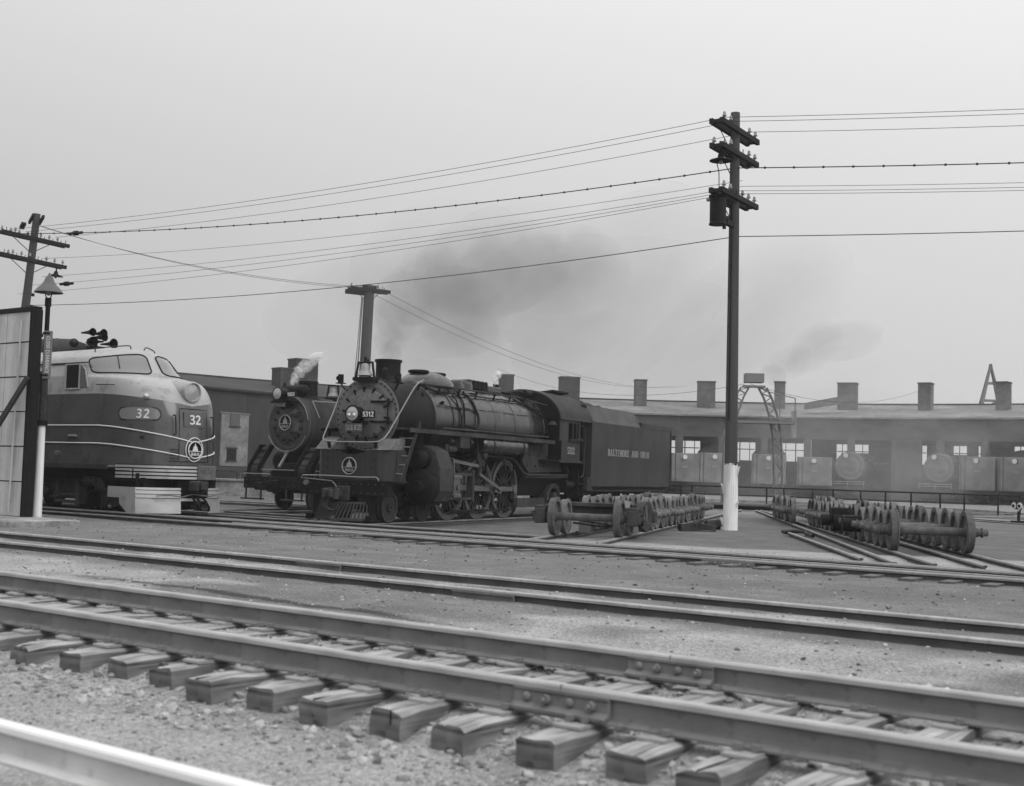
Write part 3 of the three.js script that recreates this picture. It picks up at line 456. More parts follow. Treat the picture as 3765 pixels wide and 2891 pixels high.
// ---------- the big Pacific, number 5312 ----------
const L = thing('steam_locomotive', 'big black steam locomotive with headlight and plates numbered 5312', 'locomotive', [-1.74, -0.05, 42.15], -115.5);
{
  const by = 3.11;
  part(L, 'boiler', [la('x', [[0, -4.95], [1.13, -4.95], [1.14, -3.2], [1.13, -1.0], [1.10, 1.0], [1.06, 2.6], [1.05, 3.5]], 64, 0, by, 0)], M.jacket);
  for (const x of [3.45, 2.3, 0.95, -0.5, -2.0, -3.3, -4.4]) part(L, 'boiler_band', la('x', [[1.06 + (3.5 - x) * 0.0105, -0.05], [1.085 + (3.5 - x) * 0.0105, -0.045], [1.085 + (3.5 - x) * 0.0105, 0.045], [1.06 + (3.5 - x) * 0.0105, 0.05]], 64, x, by, 0), M.jacket);
  part(L, 'smokebox', lac('x', [[1.055, 3.5], [1.06, 5.3], [1.085, 5.32], [1.085, 5.62], [1.06, 5.66]], 64, 0, by, 0), M.soot);
  const face = part(L, 'smokebox_front', lac('x', [[1.07, 5.62], [1.06, 5.68], [0.94, 5.69], [0.72, 5.72], [0.0, 5.74]], 64, 0, by, 0), M.graphite);
  const door = part(L, 'smokebox_door', [la('x', [[0.74, 5.70], [0.73, 5.75], [0.68, 5.78], [0.4, 5.84], [0.0, 5.87]], 56, 0, by, 0)], M.graphite);
  for (let i = 0; i < 40; i++) { const a = i / 40 * 6.2832; part(face, 'bolt', boltHead(5.70, by + Math.sin(a) * 0.99, Math.cos(a) * 0.99, 0.024), M.soot); }
  for (let i = 0; i < 14; i++) { const a = (i + 0.3) / 14 * 6.2832; part(door, 'clamp', [bx(0.07, 0.16, 0.05, 0, 0.0, 0), boltHead(0.04, 0.02, 0, 0.03)].map(g => g.rotateX(-a + Math.PI / 2).translate(5.76, by + Math.sin(a) * 0.72, Math.cos(a) * 0.72)), M.soot); }
  for (const y of [by + 0.36, by - 0.22]) part(L, 'door_hinge', [bx(0.05, 0.06, 0.62, 5.83, y, -0.52), cy('y', 0.05, 0.16, 5.83, y, -0.8), bx(0.1, 0.05, 0.12, 5.8, y, -0.84)], M.soot);
  part(L, 'hinge_rod', cy('y', 0.022, 0.75, 5.86, by + 0.08, -0.8), M.soot);
  const hl = part(L, 'headlight', [lac('x', [[0, 6.05], [0.18, 6.05], [0.215, 6.12], [0.215, 6.42], [0.235, 6.43], [0.235, 6.49], [0.2, 6.49]], 32, 0, 3.09, 0), bx(0.35, 0.06, 0.34, 6.02, 2.86, 0), bx(0.3, 0.3, 0.06, 5.95, 2.98, 0)], M.soot);
  part(hl, 'reflector', la('x', [[0.0, 6.36], [0.1, 6.38], [0.195, 6.47]], 28, 0, 3.09, 0), M.bright);
  part(hl, 'lens', la('x', [[0.2, 6.475], [0.1, 6.5], [0, 6.505]], 28, 0, 3.09, 0), M.lens);
  for (const s of [-1, 1]) part(hl, 'bulb', tr(new THREE.SphereGeometry(0.05, 12, 8), 6.5, 3.05, s * 0.085), M.lettere);
  const nb = part(L, 'number_board', [rbx(0.1, 0.2, 0.36, 6.3, 3.08, -0.46, 0.01)], M.soot); part(nb, 'lettering', mg(txt('5312', 0.15, 'sans', 0.82)).rotateY(Math.PI / 2).translate(6.357, 3.08, -0.46), M.letterw);
  const np = part(L, 'number_plate', [bx(0.03, 0.22, 0.56, 6.38, 2.70, 0.0), bx(0.4, 0.04, 0.1, 6.18, 2.75, 0)], M.graphite); part(np, 'lettering', mg(txt('5312', 0.15, 'serif', 1.15)).rotateY(Math.PI / 2).translate(6.402, 2.70, 0), M.letter);
  part(L, 'bell', [lac('y', [[0.235, 4.22], [0.205, 4.26], [0.15, 4.36], [0.125, 4.5], [0.10, 4.56], [0.0, 4.59]], 28, 5.86, 0, 0)], mat('polished_bell', 0.27, 0.45, 0.2));
  part(L, 'bell_bracket', [bx(0.35, 0.1, 0.7, 5.8, 4.12, 0), bar([5.86, 4.12, 0.32], [5.86, 4.58, 0.24], 0.05), bar([5.86, 4.12, -0.32], [5.86, 4.58, -0.24], 0.05), cy('z', 0.03, 0.52, 5.86, 4.6, 0), cy('y', 0.04, 0.16, 5.86, 4.68, 0)], M.soot);
  part(L, 'smokestack', [lac('y', [[0.46, 4.08], [0.40, 4.2], [0.37, 4.3], [0.37, 4.72], [0.41, 4.72], [0.41, 4.79], [0.34, 4.79], [0.31, 4.4]], 36, 4.58, 0, 0)], M.soot);
  part(L, 'stack_valve', [cy('y', 0.09, 0.24, 5.2, 4.28, -0.28), tr(new THREE.SphereGeometry(0.09, 12, 8), 5.2, 4.42, -0.28), rod([5.25, 4.2, 0.2], [5.35, 4.74, 0.24], 0.03)], M.soot);
  for (const s of [-1, 1]) part(L, 'marker_lamp', [cy('y', 0.085, 0.24, 5.62, 4.16, s * 0.98), cy('x', 0.07, 0.1, 5.72, 4.16, s * 0.98), bx(0.22, 0.03, 0.22, 5.62, 4.02, s * 0.98), bar([5.62, 4.02, s * 0.98], [5.55, 3.8, s * 0.82], 0.04)], M.soot);
  const sd = part(L, 'sand_dome', [(() => { const g = new THREE.SphereGeometry(1, 40, 20, 0, 6.2832, 0, Math.PI / 2); g.scale(1.3, 0.5, 0.72); return tr(g, 2.2, 4.14, 0); })(), bx(2.2, 0.3, 1.2, 2.2, 4.06, 0)], M.jacket);
  for (const x of [2.75, 1.65]) part(sd, 'dome_lid', [lac('y', [[0.33, 4.56], [0.33, 4.62], [0.28, 4.645], [0, 4.66]], 28, x, 0, 0)], M.soot);
  part(L, 'steam_dome', [lac('y', [[0.6, 4.1], [0.5, 4.2], [0.47, 4.4], [0.42, 4.5], [0.2, 4.54], [0, 4.55]], 32, 0.1, 0, 0)], M.jacket);
  const tb = part(L, 'feedwater_casing', [rbx(1.5, 0.3, 0.62, -0.75, 4.42, 0, 0.04)], M.soot); for (let i = 0; i < 5; i++) part(tb, 'casing_rib', bx(0.05, 0.32, 0.65, -0.15 - i * 0.3, 4.42, 0), M.soot);
  part(L, 'turret_casing', [rbx(1.1, 0.24, 0.56, -2.05, 4.36, 0, 0.06)], M.jacket);
  part(L, 'safety_valve', [cy('y', 0.07, 0.34, -2.85, 4.46, 0.1), cy('y', 0.07, 0.3, -2.6, 4.44, -0.1), bx(0.5, 0.05, 0.4, -2.7, 4.28, 0)], M.soot);
  part(L, 'whistle_pipe_cluster', [tube([[-3.0, 4.3, -0.2], [-3.4, 4.4, -0.3], [-3.9, 4.42, -0.35], [-4.9, 4.36, -0.4]], 0.06), rbx(1.5, 0.18, 0.7, -3.9, 4.3, 0, 0.05), cy('x', 0.12, 0.5, -4.4, 4.4, -0.45)], M.soot);
  // pipe work on the jacket
  part(L, 'boiler_handrail', [tube([[4.6, 4.05, -1.0], [4.0, 4.12, -0.86], [1.6, 4.16, -0.8], [0.4, 4.15, -0.8], [-2.9, 4.15, -0.82], [-5.0, 4.0, -1.0]], 0.028, 60)], M.dusty);
  for (const x of [4.1, 2.8, 1.5, 0.3, -1.0, -2.2, -3.3, -4.3]) part(L, 'handrail_post', bar([x, 4.14, -0.82], [x, 3.9, -0.74], 0.05), M.soot);
  part(L, 'sand_pipe', [tube([[2.0, 4.1, -0.62], [1.95, 3.8, -0.9], [1.9, 3.3, -1.1], [1.9, 2.75, -1.12], [1.85, 2.0, -0.95]], 0.025, 30), tube([[1.4, 4.1, -0.62], [1.5, 3.7, -0.96], [1.7, 3.2, -1.12], [1.75, 2.75, -1.13]], 0.025, 30)], M.soot);
  part(L, 'injector_pipe', [tube([[0.9, 4.1, -0.6], [0.85, 3.75, -0.95], [0.82, 3.3, -1.15], [0.85, 3.02, -1.18], [1.1, 2.95, -1.18], [1.7, 2.96, -1.2]], 0.04, 40)], M.soot);
  part(L, 'feed_pipe', [tube([[3.3, 2.82, -1.2], [0.0, 2.83, -1.24], [-3, 2.83, -1.24], [-4.6, 2.85, -1.22]], 0.035, 30)], M.dusty);
  part(L, 'rear_pipe', [tube([[-3.2, 4.1, -0.7], [-3.8, 3.8, -0.98], [-4.4, 3.5, -1.15], [-4.6, 2.9, -1.22]], 0.03, 30), tube([[-2.9, 4.1, -0.6], [-3.3, 3.9, -0.9], [-4.4, 3.75, -1.02], [-4.85, 3.6, -1.12]], 0.03, 30)], M.soot);
  for (const [x, a] of [[3.9, 40], [2.9, 28], [2.7, 60], [-1.2, 42], [-1.6, 30], [-2.2, 44], [1.9, 20]]) part(L, 'washout_plug', [cy('z', 0.05, 0.07, x, by + 1.09 * Math.sin(a * D2R), -1.09 * Math.cos(a * D2R), 0.05, 12)], M.hole);
  const pr = (i) => hash(i, 3, 900);
  for (let i = 0; i < 9; i++) { const x0 = 3.2 - i * 0.72, y0 = 2.64, y1 = 1.5 + 0.7 * pr(i), zz = -(1.12 + 0.16 * pr(i + 20)); part(L, 'drop_pipe', tube([[x0, y0, zz], [x0 - 0.02, y0 - 0.3, zz - 0.04], [x0 - 0.3 * (pr(i + 40) - 0.5), (y0 + y1) / 2, zz - 0.03], [x0 - 0.5 * pr(i + 60), y1, zz + 0.1], [x0 - 0.4, y1 - 0.1, zz + 0.25]], 0.022 + 0.014 * pr(i + 80), 24), i % 3 ? M.soot : M.dusty); }
  for (let i = 0; i < 5; i++) part(L, 'valve_fitting', [cy('y', 0.06, 0.2, 3.0 - i * 1.3, 2.5, -1.34), cy('x', 0.05, 0.18, 3.0 - i * 1.3, 2.45, -1.38), tr(new THREE.SphereGeometry(0.06, 10, 8), 3.0 - i * 1.3, 2.6, -1.34)], M.dusty);
  part(L, 'top_pipe_run', [tube([[3.4, 4.05, -0.62], [2.9, 3.98, -0.72], [0.9, 3.98, -0.76], [-1.6, 4.0, -0.76], [-3.0, 4.0, -0.78]], 0.024, 50), tube([[3.2, 3.55, -1.02], [2.3, 3.5, -1.06], [1.2, 3.5, -1.07], [0.95, 3.4, -1.09]], 0.018, 30)], M.soot);
  for (let i = 0; i < 7; i++) part(L, 'jacket_seam', bx(0.9, 0.012, 0.012, 2.8 - i * 1.1, by + 0.42, -1.03 - 0.009 * i), M.soot);
  // running board, steps
  for (const s of [-1, 1]) { part(L, 'running_board', [bx(10.3, 0.05, 0.5, 0.65, 2.71, s * 1.28), bx(10.3, 0.11, 0.04, 0.65, 2.66, s * 1.52)], M.dusty); }
  const st = new THREE.Group(); st.name = 'front_steps'; L.add(st);
  for (const s of [-1, 1]) {
    for (const z of [1.0, 1.46]) part(st, 'stringer', bar([5.3, 2.7, s * z], [6.1, 1.16, s * z], 0.03, 0.12), M.dusty);
    for (let i = 1; i < 6; i++) { const t = i / 6; part(st, 'tread', bx(0.17, 0.03, 0.44, 5.3 + 0.8 * t, 2.7 - 1.54 * t, s * 1.23), M.rail_pipe); }
    part(st, 'grab_rail', rod([5.18, 2.9, s * 1.5], [6.0, 1.3, s * 1.5], 0.018), M.dusty);
  }
  // pump shield with its sloping lids
  const sh = part(L, 'pump_shield', [ex('zy', [[-0.82, 1.16], [0.82, 1.16], [0.82, 2.06], [0.6, 2.06], [0.4, 1.99], [0.2, 1.945], [0, 1.93], [-0.2, 1.945], [-0.4, 1.99], [-0.6, 2.06], [-0.82, 2.06]], 0.05, 6.42), bx(0.05, 0.06, 1.64, 6.44, 1.16, 0)], mat('shield_steel', 0.038, 0.5, 0, { map: streak, clearcoat: 0.3, clearcoatRoughness: 0.4 }));
  for (const s of [-1, 1]) {
    part(L, 'pump_casing', [(() => { const g = new THREE.CylinderGeometry(0.43, 0.43, 0.93, 28, 1, true, s > 0 ? 0 : Math.PI / 2, Math.PI / 2); return tr(g, 6.02, 1.6, s * 0.82); })(), bx(0.5, 0.93, 0.04, 5.78, 1.6, s * 1.25)], sh.material);
    part(L, 'pump_lid', [ex('xy', [[5.55, 2.07], [6.46, 2.07], [6.40, 2.1], [6.02, 2.4], [5.55, 2.42]], 0.52, s > 0 ? 0.72 : -1.24, 0.02)], M.graphite);
  }
  for (const s of [-1, 1]) for (const y of [1.3, 1.55, 1.8, 2.0]) part(sh, 'rivet', boltHead(6.485, y, s * 0.76, 0.022), M.soot);
  emblem(L, 0.25, 6.50, 1.60, 0.02, M.letter);
  part(L, 'front_handrail', [tube([[3.9, 4.16, -0.95], [4.3, 4.2, -1.05], [4.75, 4.08, -1.15], [5.1, 3.9, -1.2], [6.05, 2.62, -1.0], [6.3, 2.4, -0.98], [6.42, 2.3, -0.85], [6.46, 2.28, -0.5], [6.48, 2.28, 0.5], [6.42, 2.31, 0.95], [6.3, 2.42, 1.06], [5.8, 3.2, 1.06], [5.4, 3.86, 1.08]], 0.021, 90)], M.rail_pipe);
  for (const s of [-1, 1]) part(L, 'handrail_stand', bar([6.44, 2.28, s * 0.78], [6.36, 2.1, s * 0.78], 0.07), M.soot);
  // beam, coupler, pilot
  const bm = part(L, 'buffer_beam', [rbx(0.3, 0.42, 2.9, 6.66, 0.98, 0, 0.015), bx(0.9, 0.05, 0.6, 6.35, 1.18, -1.28), bx(0.9, 0.05, 0.6, 6.35, 1.18, 1.28), bx(0.5, 0.05, 2.0, 6.5, 1.2, 0), bx(0.3, 0.3, 0.5, 6.62, 0.68, 0.75), bx(0.3, 0.3, 0.5, 6.62, 0.68, -0.75)], M.soot);
  for (let i = 0; i < 12; i++) for (const y of [0.85, 1.1]) part(bm, 'rivet', boltHead(6.82, y, -1.3 + i * 0.236, 0.024), M.dusty);
  coupler(L, 6.85, 0.83, M.dusty);
  part(L, 'deck_rail', [tube([[6.78, 1.2, 1.42], [6.82, 1.3, 1.36], [6.85, 1.31, 0.5], [6.85, 1.29, -0.6], [6.82, 1.3, -1.1], [6.8, 1.2, -1.16]], 0.018, 40)], M.rail_pipe);
  part(L, 'uncoupling_lever', [tube([[6.86, 1.22, 1.3], [6.92, 1.16, 0.3], [6.95, 1.0, 0.12]], 0.016), cy('x', 0.07, 0.12, 6.86, 1.1, 1.2)], M.bright);
  part(L, 'air_hose', [tube([[6.9, 0.86, 0.32], [7.15, 0.78, 0.36], [7.3, 0.55, 0.34], [7.38, 0.38, 0.1], [7.4, 0.36, -0.15]], 0.035, 30), tube([[6.9, 0.84, 0.24], [7.12, 0.7, 0.26], [7.3, 0.46, 0.2], [7.38, 0.34, -0.05]], 0.03, 30)], M.dusty);
  const pl = new THREE.Group(); pl.name = 'pilot'; L.add(pl);
  const apex = z => 0.42 * (1 - Math.abs(z) / 0.88);
  for (let i = 0; i < 19; i++) { const z = -0.85 + i * 0.0944; part(pl, 'pilot_bar', bar([6.72 + apex(z) * 0.6, 0.56, z * 0.9], [6.86 + apex(z) * 1.35, 0.13, z], 0.036, 0.05), M.dusty); }
  for (const s of [-1, 1]) { part(pl, 'pilot_rail', [bar([6.72 + 0.252, 0.57, 0], [6.73, 0.57, s * 0.8], 0.05, 0.06), bar([6.86 + 0.567, 0.12, 0], [6.88, 0.12, s * 0.9], 0.05, 0.07)], M.dusty); part(pl, 'pilot_bracket', [bx(0.14, 0.6, 0.16, 6.7, 0.55, s * 0.92), bx(0.3, 0.16, 0.2, 6.86, 0.16, s * 0.98)], M.soot); }
  // wheels
  const pw = wheelDisc(0.45, 0.13);
  for (const x of [5.63, 3.68]) { for (const s of [-1, 1]) { const w = part(L, 'pilot_wheel', pw, M.dusty); w.position.set(x, 0.45, s * 0.78); if (s < 0) w.rotation.y = Math.PI; } part(L, 'pilot_axle', cy('z', 0.09, 1.6, x, 0.45, 0), M.soot); }
  part(L, 'pilot_truck_frame', [bx(2.9, 0.2, 0.12, 4.65, 0.52, 0.55), bx(2.9, 0.2, 0.12, 4.65, 0.52, -0.55), bx(0.5, 0.16, 1.3, 4.65, 0.6, 0), bx(0.3, 0.3, 0.2, 4.6, 0.3, -0.9)], M.soot);
  const dw = [driver(0.99, 17, 36, 180), driver(0.99, 17, 48, 180), driver(0.99, 17, 36, 180)];
  [2.07, 0.04, -1.96].forEach((x, i) => { for (const s of [-1, 1]) addDriver(L, dw[i], x, 0.99, s * 0.76, s); part(L, 'driving_axle', cy('z', 0.12, 1.6, x, 0.99, 0), M.soot); });
  part(L, 'main_frame', [bx(10.4, 0.42, 0.16, 1.2, 1.1, 0.5), bx(10.4, 0.42, 0.16, 1.2, 1.1, -0.5), bx(6.0, 0.5, 0.7, 0, 1.75, 0), bx(1.6, 1.0, 1.5, 4.4, 1.75, 0)], M.soot);
  for (const s of [-1, 1]) {
    const z = s * 1.3, cyl = new THREE.Group(); cyl.name = s < 0 ? 'cylinder_block' : 'cylinder_block_001'; L.add(cyl);
    part(cyl, 'steam_cylinder', [lac('x', [[0.0, 3.45], [0.4, 3.45], [0.47, 3.5], [0.49, 3.55], [0.49, 4.62], [0.52, 4.63], [0.52, 4.72], [0.44, 4.78], [0.2, 4.86], [0.16, 4.98], [0, 5.0]], 40, 0, 1.05, z)], M.soot);
    part(cyl, 'cylinder_casing', [ex('zy', (s < 0 ? [[-1.82, 0.95], [-1.8, 1.6], [-1.62, 2.1], [-1.25, 2.28], [-0.9, 2.28], [-0.85, 0.7], [-1.3, 0.52], [-1.65, 0.64]] : [[1.82, 0.95], [1.65, 0.64], [1.3, 0.52], [0.85, 0.7], [0.9, 2.28], [1.25, 2.28], [1.62, 2.1], [1.8, 1.6]]), 0.82, 3.62, 0.03)], M.dusty);
    part(cyl, 'valve_chest', [lac('x', [[0, 3.3], [0.2, 3.3], [0.28, 3.4], [0.28, 4.75], [0.31, 4.77], [0.31, 4.86], [0.2, 4.95], [0, 4.97]], 32, 0, 1.88, s * 1.22)], M.soot);
    part(L, 'steam_pipe', [tube([[4.5, 2.2, s * 1.05], [4.55, 2.6, s * 1.05], [4.6, 3.0, s * 0.98]], 0.17, 14, 14)], M.soot);
    part(L, 'crosshead_guide', [bx(1.75, 0.09, 0.14, 2.35, 1.44, z), bx(1.75, 0.07, 0.14, 2.35, 0.70, z), bx(0.12, 0.95, 0.2, 1.5, 1.1, z)], M.dusty);
    part(L, 'crosshead', [rbx(0.42, 0.62, 0.16, 2.55, 1.06, z, 0.03), rbx(0.5, 0.12, 0.22, 2.55, 1.36, z, 0.02), rbx(0.5, 0.12, 0.22, 2.55, 0.78, z, 0.02), cy('z', 0.09, 0.3, 2.55, 1.05, z)], M.rod);
    part(L, 'piston_rod', cy('x', 0.05, 1.0, 3.05, 1.05, z), M.rod);
    part(L, 'main_rod', [bar([2.55, 1.05, s * 1.16], [-0.3, 0.99, s * 1.12], 0.07, 0.17), cy('z', 0.17, 0.12, -0.3, 0.99, s * 1.12)], M.rod);
    part(L, 'side_rod', [bar([1.73, 0.99, s * 1.0], [-2.3, 0.99, s * 1.0], 0.06, 0.15), ...[1.73, -0.3, -2.3].map(x => cy('z', 0.15, 0.13, x, 0.99, s * 1.0))], M.rod);
    part(L, 'eccentric_crank', [bar([-0.3, 0.99, s * 1.26], [-0.62, 0.96, s * 1.26], 0.07, 0.2), cy('z', 0.12, 0.1, -0.64, 0.96, s * 1.26)], M.rod);
    part(L, 'eccentric_rod', bar([-0.64, 0.96, s * 1.33], [0.95, 1.46, s * 1.33], 0.05, 0.09), M.rod);
    part(L, 'expansion_link', [tube([[0.98, 1.4, s * 1.3], [0.9, 1.62, s * 1.3], [0.98, 1.95, s * 1.3]], 0.06, 12), bx(0.5, 0.36, 0.1, 0.7, 2.08, s * 1.2), cy('z', 0.14, 0.22, 0.62, 2.1, s * 1.25)], M.dusty);
    part(L, 'radius_rod', bar([0.95, 1.72, s * 1.28], [2.75, 1.86, s * 1.28], 0.05, 0.1), M.rod);
    part(L, 'combination_lever', [bar([2.78, 1.9, s * 1.34], [2.66, 0.82, s * 1.34], 0.05, 0.06), bar([2.66, 0.84, s * 1.36], [2.5, 0.98, s * 1.36], 0.04, 0.05)], M.rod);
    part(L, 'lubricator', [rbx(0.6, 0.44, 0.34, 2.35, 2.46, s * 1.34, 0.02), cy('x', 0.1, 0.5, 2.9, 2.2, s * 1.3), cy('y', 0.07, 0.3, 3.2, 2.2, s * 1.3)], M.dusty);
    part(L, 'air_reservoir', [lac('x', [[0, -2.3], [0.2, -2.28], [0.27, -2.2], [0.27, 0.9], [0.2, 0.98], [0, 1.0]], 30, 0, 2.4, s * 1.28)], M.jacket);
    for (const x of [-1.9, 0.35]) part(L, 'reservoir_strap', la('x', [[0.275, -0.04], [0.285, -0.03], [0.285, 0.03], [0.275, 0.04]], 28, x, 2.4, s * 1.28), M.soot);
    part(L, 'frame_pipe', [tube([[0.6, 2.06, s * 1.1], [-1.7, 2.04, s * 1.1], [-2.2, 1.9, s * 1.12], [-2.6, 1.6, s * 1.14], [-3.1, 1.49, s * 1.15], [-6.5, 1.5, s * 1.18]], 0.045, 50), tube([[-3.0, 1.4, s * 1.1], [-6.3, 1.42, s * 1.2]], 0.03)], M.dusty);
    part(L, 'firebox_side', [ex('xy', [[-2.75, 2.55], [-2.8, 1.9], [-3.3, 1.55], [-6.2, 1.62], [-6.2, 2.0], [-5.0, 2.6]], 0.1, s > 0 ? 0.98 : -1.08, 0.02)], M.dusty);
    for (let i = 0; i < 9; i++) part(L, 'staybolt', cy('z', 0.03, 0.05, -3.1 - 0.24 * i, 1.8 + 0.36 * (i % 3), s * 1.09, 0.03, 8), M.soot);
    part(L, 'brake_hanger', [bar([1.05, 1.2, s * 0.82], [1.08, 0.3, s * 0.82], 0.07, 0.1), bar([-0.97, 1.2, s * 0.82], [-0.94, 0.3, s * 0.82], 0.07, 0.1), bx(4.4, 0.08, 0.1, 0, 0.28, s * 0.86), bx(0.2, 0.3, 0.12, -3.05, 0.5, s * 1.0)], M.soot);
    part(L, 'trailing_truck_frame', [bx(2.3, 0.32, 0.14, -3.6, 0.52, s * 1.0), ex('xy', [...arc(-5.62, 0.6, 0.62, 0, 180, 16), ...arc(-5.62, 0.6, 0.46, 180, 0, 16)], 0.14, s > 0 ? 0.92 : -1.06), bx(0.3, 0.5, 0.2, -5.62, 0.62, s * 1.02), bx(0.5, 0.3, 0.3, -5.0, 0.35, s * 1.0), cy('z', 0.16, 0.16, -5.62, 0.55, s * 1.1)], M.dusty);
  }
  const tw = wheelDisc(0.55, 0.13);
  for (const s of [-1, 1]) { const w = part(L, 'trailing_wheel', tw, M.dusty); w.position.set(-5.62, 0.55, s * 0.76); if (s < 0) w.rotation.y = Math.PI; }
  part(L, 'ash_pan', [ex('zy', [[-0.75, 0.75], [0.75, 0.75], [0.98, 1.6], [-0.98, 1.6]], 2.4, -5.4), bx(3.3, 1.0, 1.9, -4.5, 2.1, 0)], M.soot);
  part(L, 'rear_frame', [bx(3.4, 0.5, 1.6, -6.2, 1.15, 0), bx(0.3, 0.9, 2.0, -7.0, 1.45, 0), cy('x', 0.16, 0.9, -6.5, 1.15, -1.25), tube([[-6.0, 1.9, -1.2], [-6.5, 1.6, -1.25], [-7.0, 1.3, -1.1]], 0.05)], M.soot);
  // cab
  const cab = new THREE.Group(); cab.name = 'cab'; L.add(cab);
  for (const s of [-1, 1]) {
    part(cab, 'cab_side', [ex('xy', [[-4.95, 2.0], [-6.88, 2.0], [-6.88, 3.55], [-4.95, 3.55]].reverse(), 0.04, s > 0 ? 1.48 : -1.52, 0, [[[-5.75, 2.82], [-6.78, 2.82], [-6.78, 3.42], [-5.75, 3.42]]]), bx(2.05, 0.06, 0.08, -5.92, 2.0, s * 1.53)], M.tank);
    part(cab, 'window_frame', [bx(0.06, 0.6, 0.05, -6.2, 3.12, s * 1.5), bx(1.15, 0.05, 0.16, -6.27, 2.8, s * 1.56), bx(0.05, 0.6, 0.05, -6.55, 3.12, s * 1.5)], M.dusty);
    part(cab, 'arm_rest', rbx(0.5, 0.07, 0.14, -6.55, 2.84, s * 1.58), M.dusty);
    part(cab, 'cab_handrail', [tube([[-6.9, 3.35, s * 1.56], [-7.1, 3.38, s * 1.58], [-7.15, 3.2, s * 1.6], [-7.12, 1.75, s * 1.6], [-7.05, 1.5, s * 1.58], [-6.85, 1.45, s * 1.54]], 0.022, 30)], M.dusty);
    part(cab, 'cab_step', [bx(0.5, 0.05, 0.3, -7.1, 0.8, s * 1.35), bx(0.5, 0.05, 0.3, -7.1, 1.2, s * 1.35), bx(0.05, 1.0, 0.3, -6.85, 1.2, s * 1.35), bx(0.05, 1.0, 0.3, -7.35, 1.2, s * 1.35)], M.soot);
    if (s < 0) part(cab, 'lettering', mg(txt('5312', 0.19, 'serif', 0.9, 0.012, 0.68)).rotateY(Math.PI).translate(-6.0, 2.38, -1.53), M.letter);
    part(cab, 'cab_lamp', [la('y', [[0.18, 3.30], [0.1, 3.42], [0.0, 3.44]], 16, -4.75, 0, s * 1.3)], M.dusty);
  }
  const roofO = [[-1.6, 3.52], ...arc(0, 3.5, 1.58, 175, 5, 26, 1.1), [1.6, 3.52], ...arc(0, 3.5, 1.53, 5, 175, 26, 1.05)];
  part(cab, 'cab_roof', [ex('zy', roofO, 3.05, -7.92)], mat('cab_roof_paint', 0.07, 0.7, 0, { map: grime }));
  part(cab, 'roof_hatch', rbx(1.5, 0.07, 0.7, -6.9, 4.60, -0.35, 0.02, 0.12), M.soot);
  part(cab, 'cab_front', [ex('zy', [[-1.5, 2.0], [-1.5, 3.5], ...arc(0, 3.5, 1.52, 176, 4, 20, 1.04), [1.5, 3.5], [1.5, 2.0]], 0.05, -4.98)], M.soot);
  part(cab, 'cab_floor', [bx(2.8, 0.08, 2.9, -6.3, 2.02, 0), bx(0.06, 1.5, 1.4, -5.2, 2.8, 0)], M.soot);
  part(cab, 'cab_step_board', [bx(1.0, 0.05, 0.4, -4.6, 2.02, -1.25), bx(0.05, 0.7, 0.3, -4.95, 2.4, -1.45)], M.soot);
}

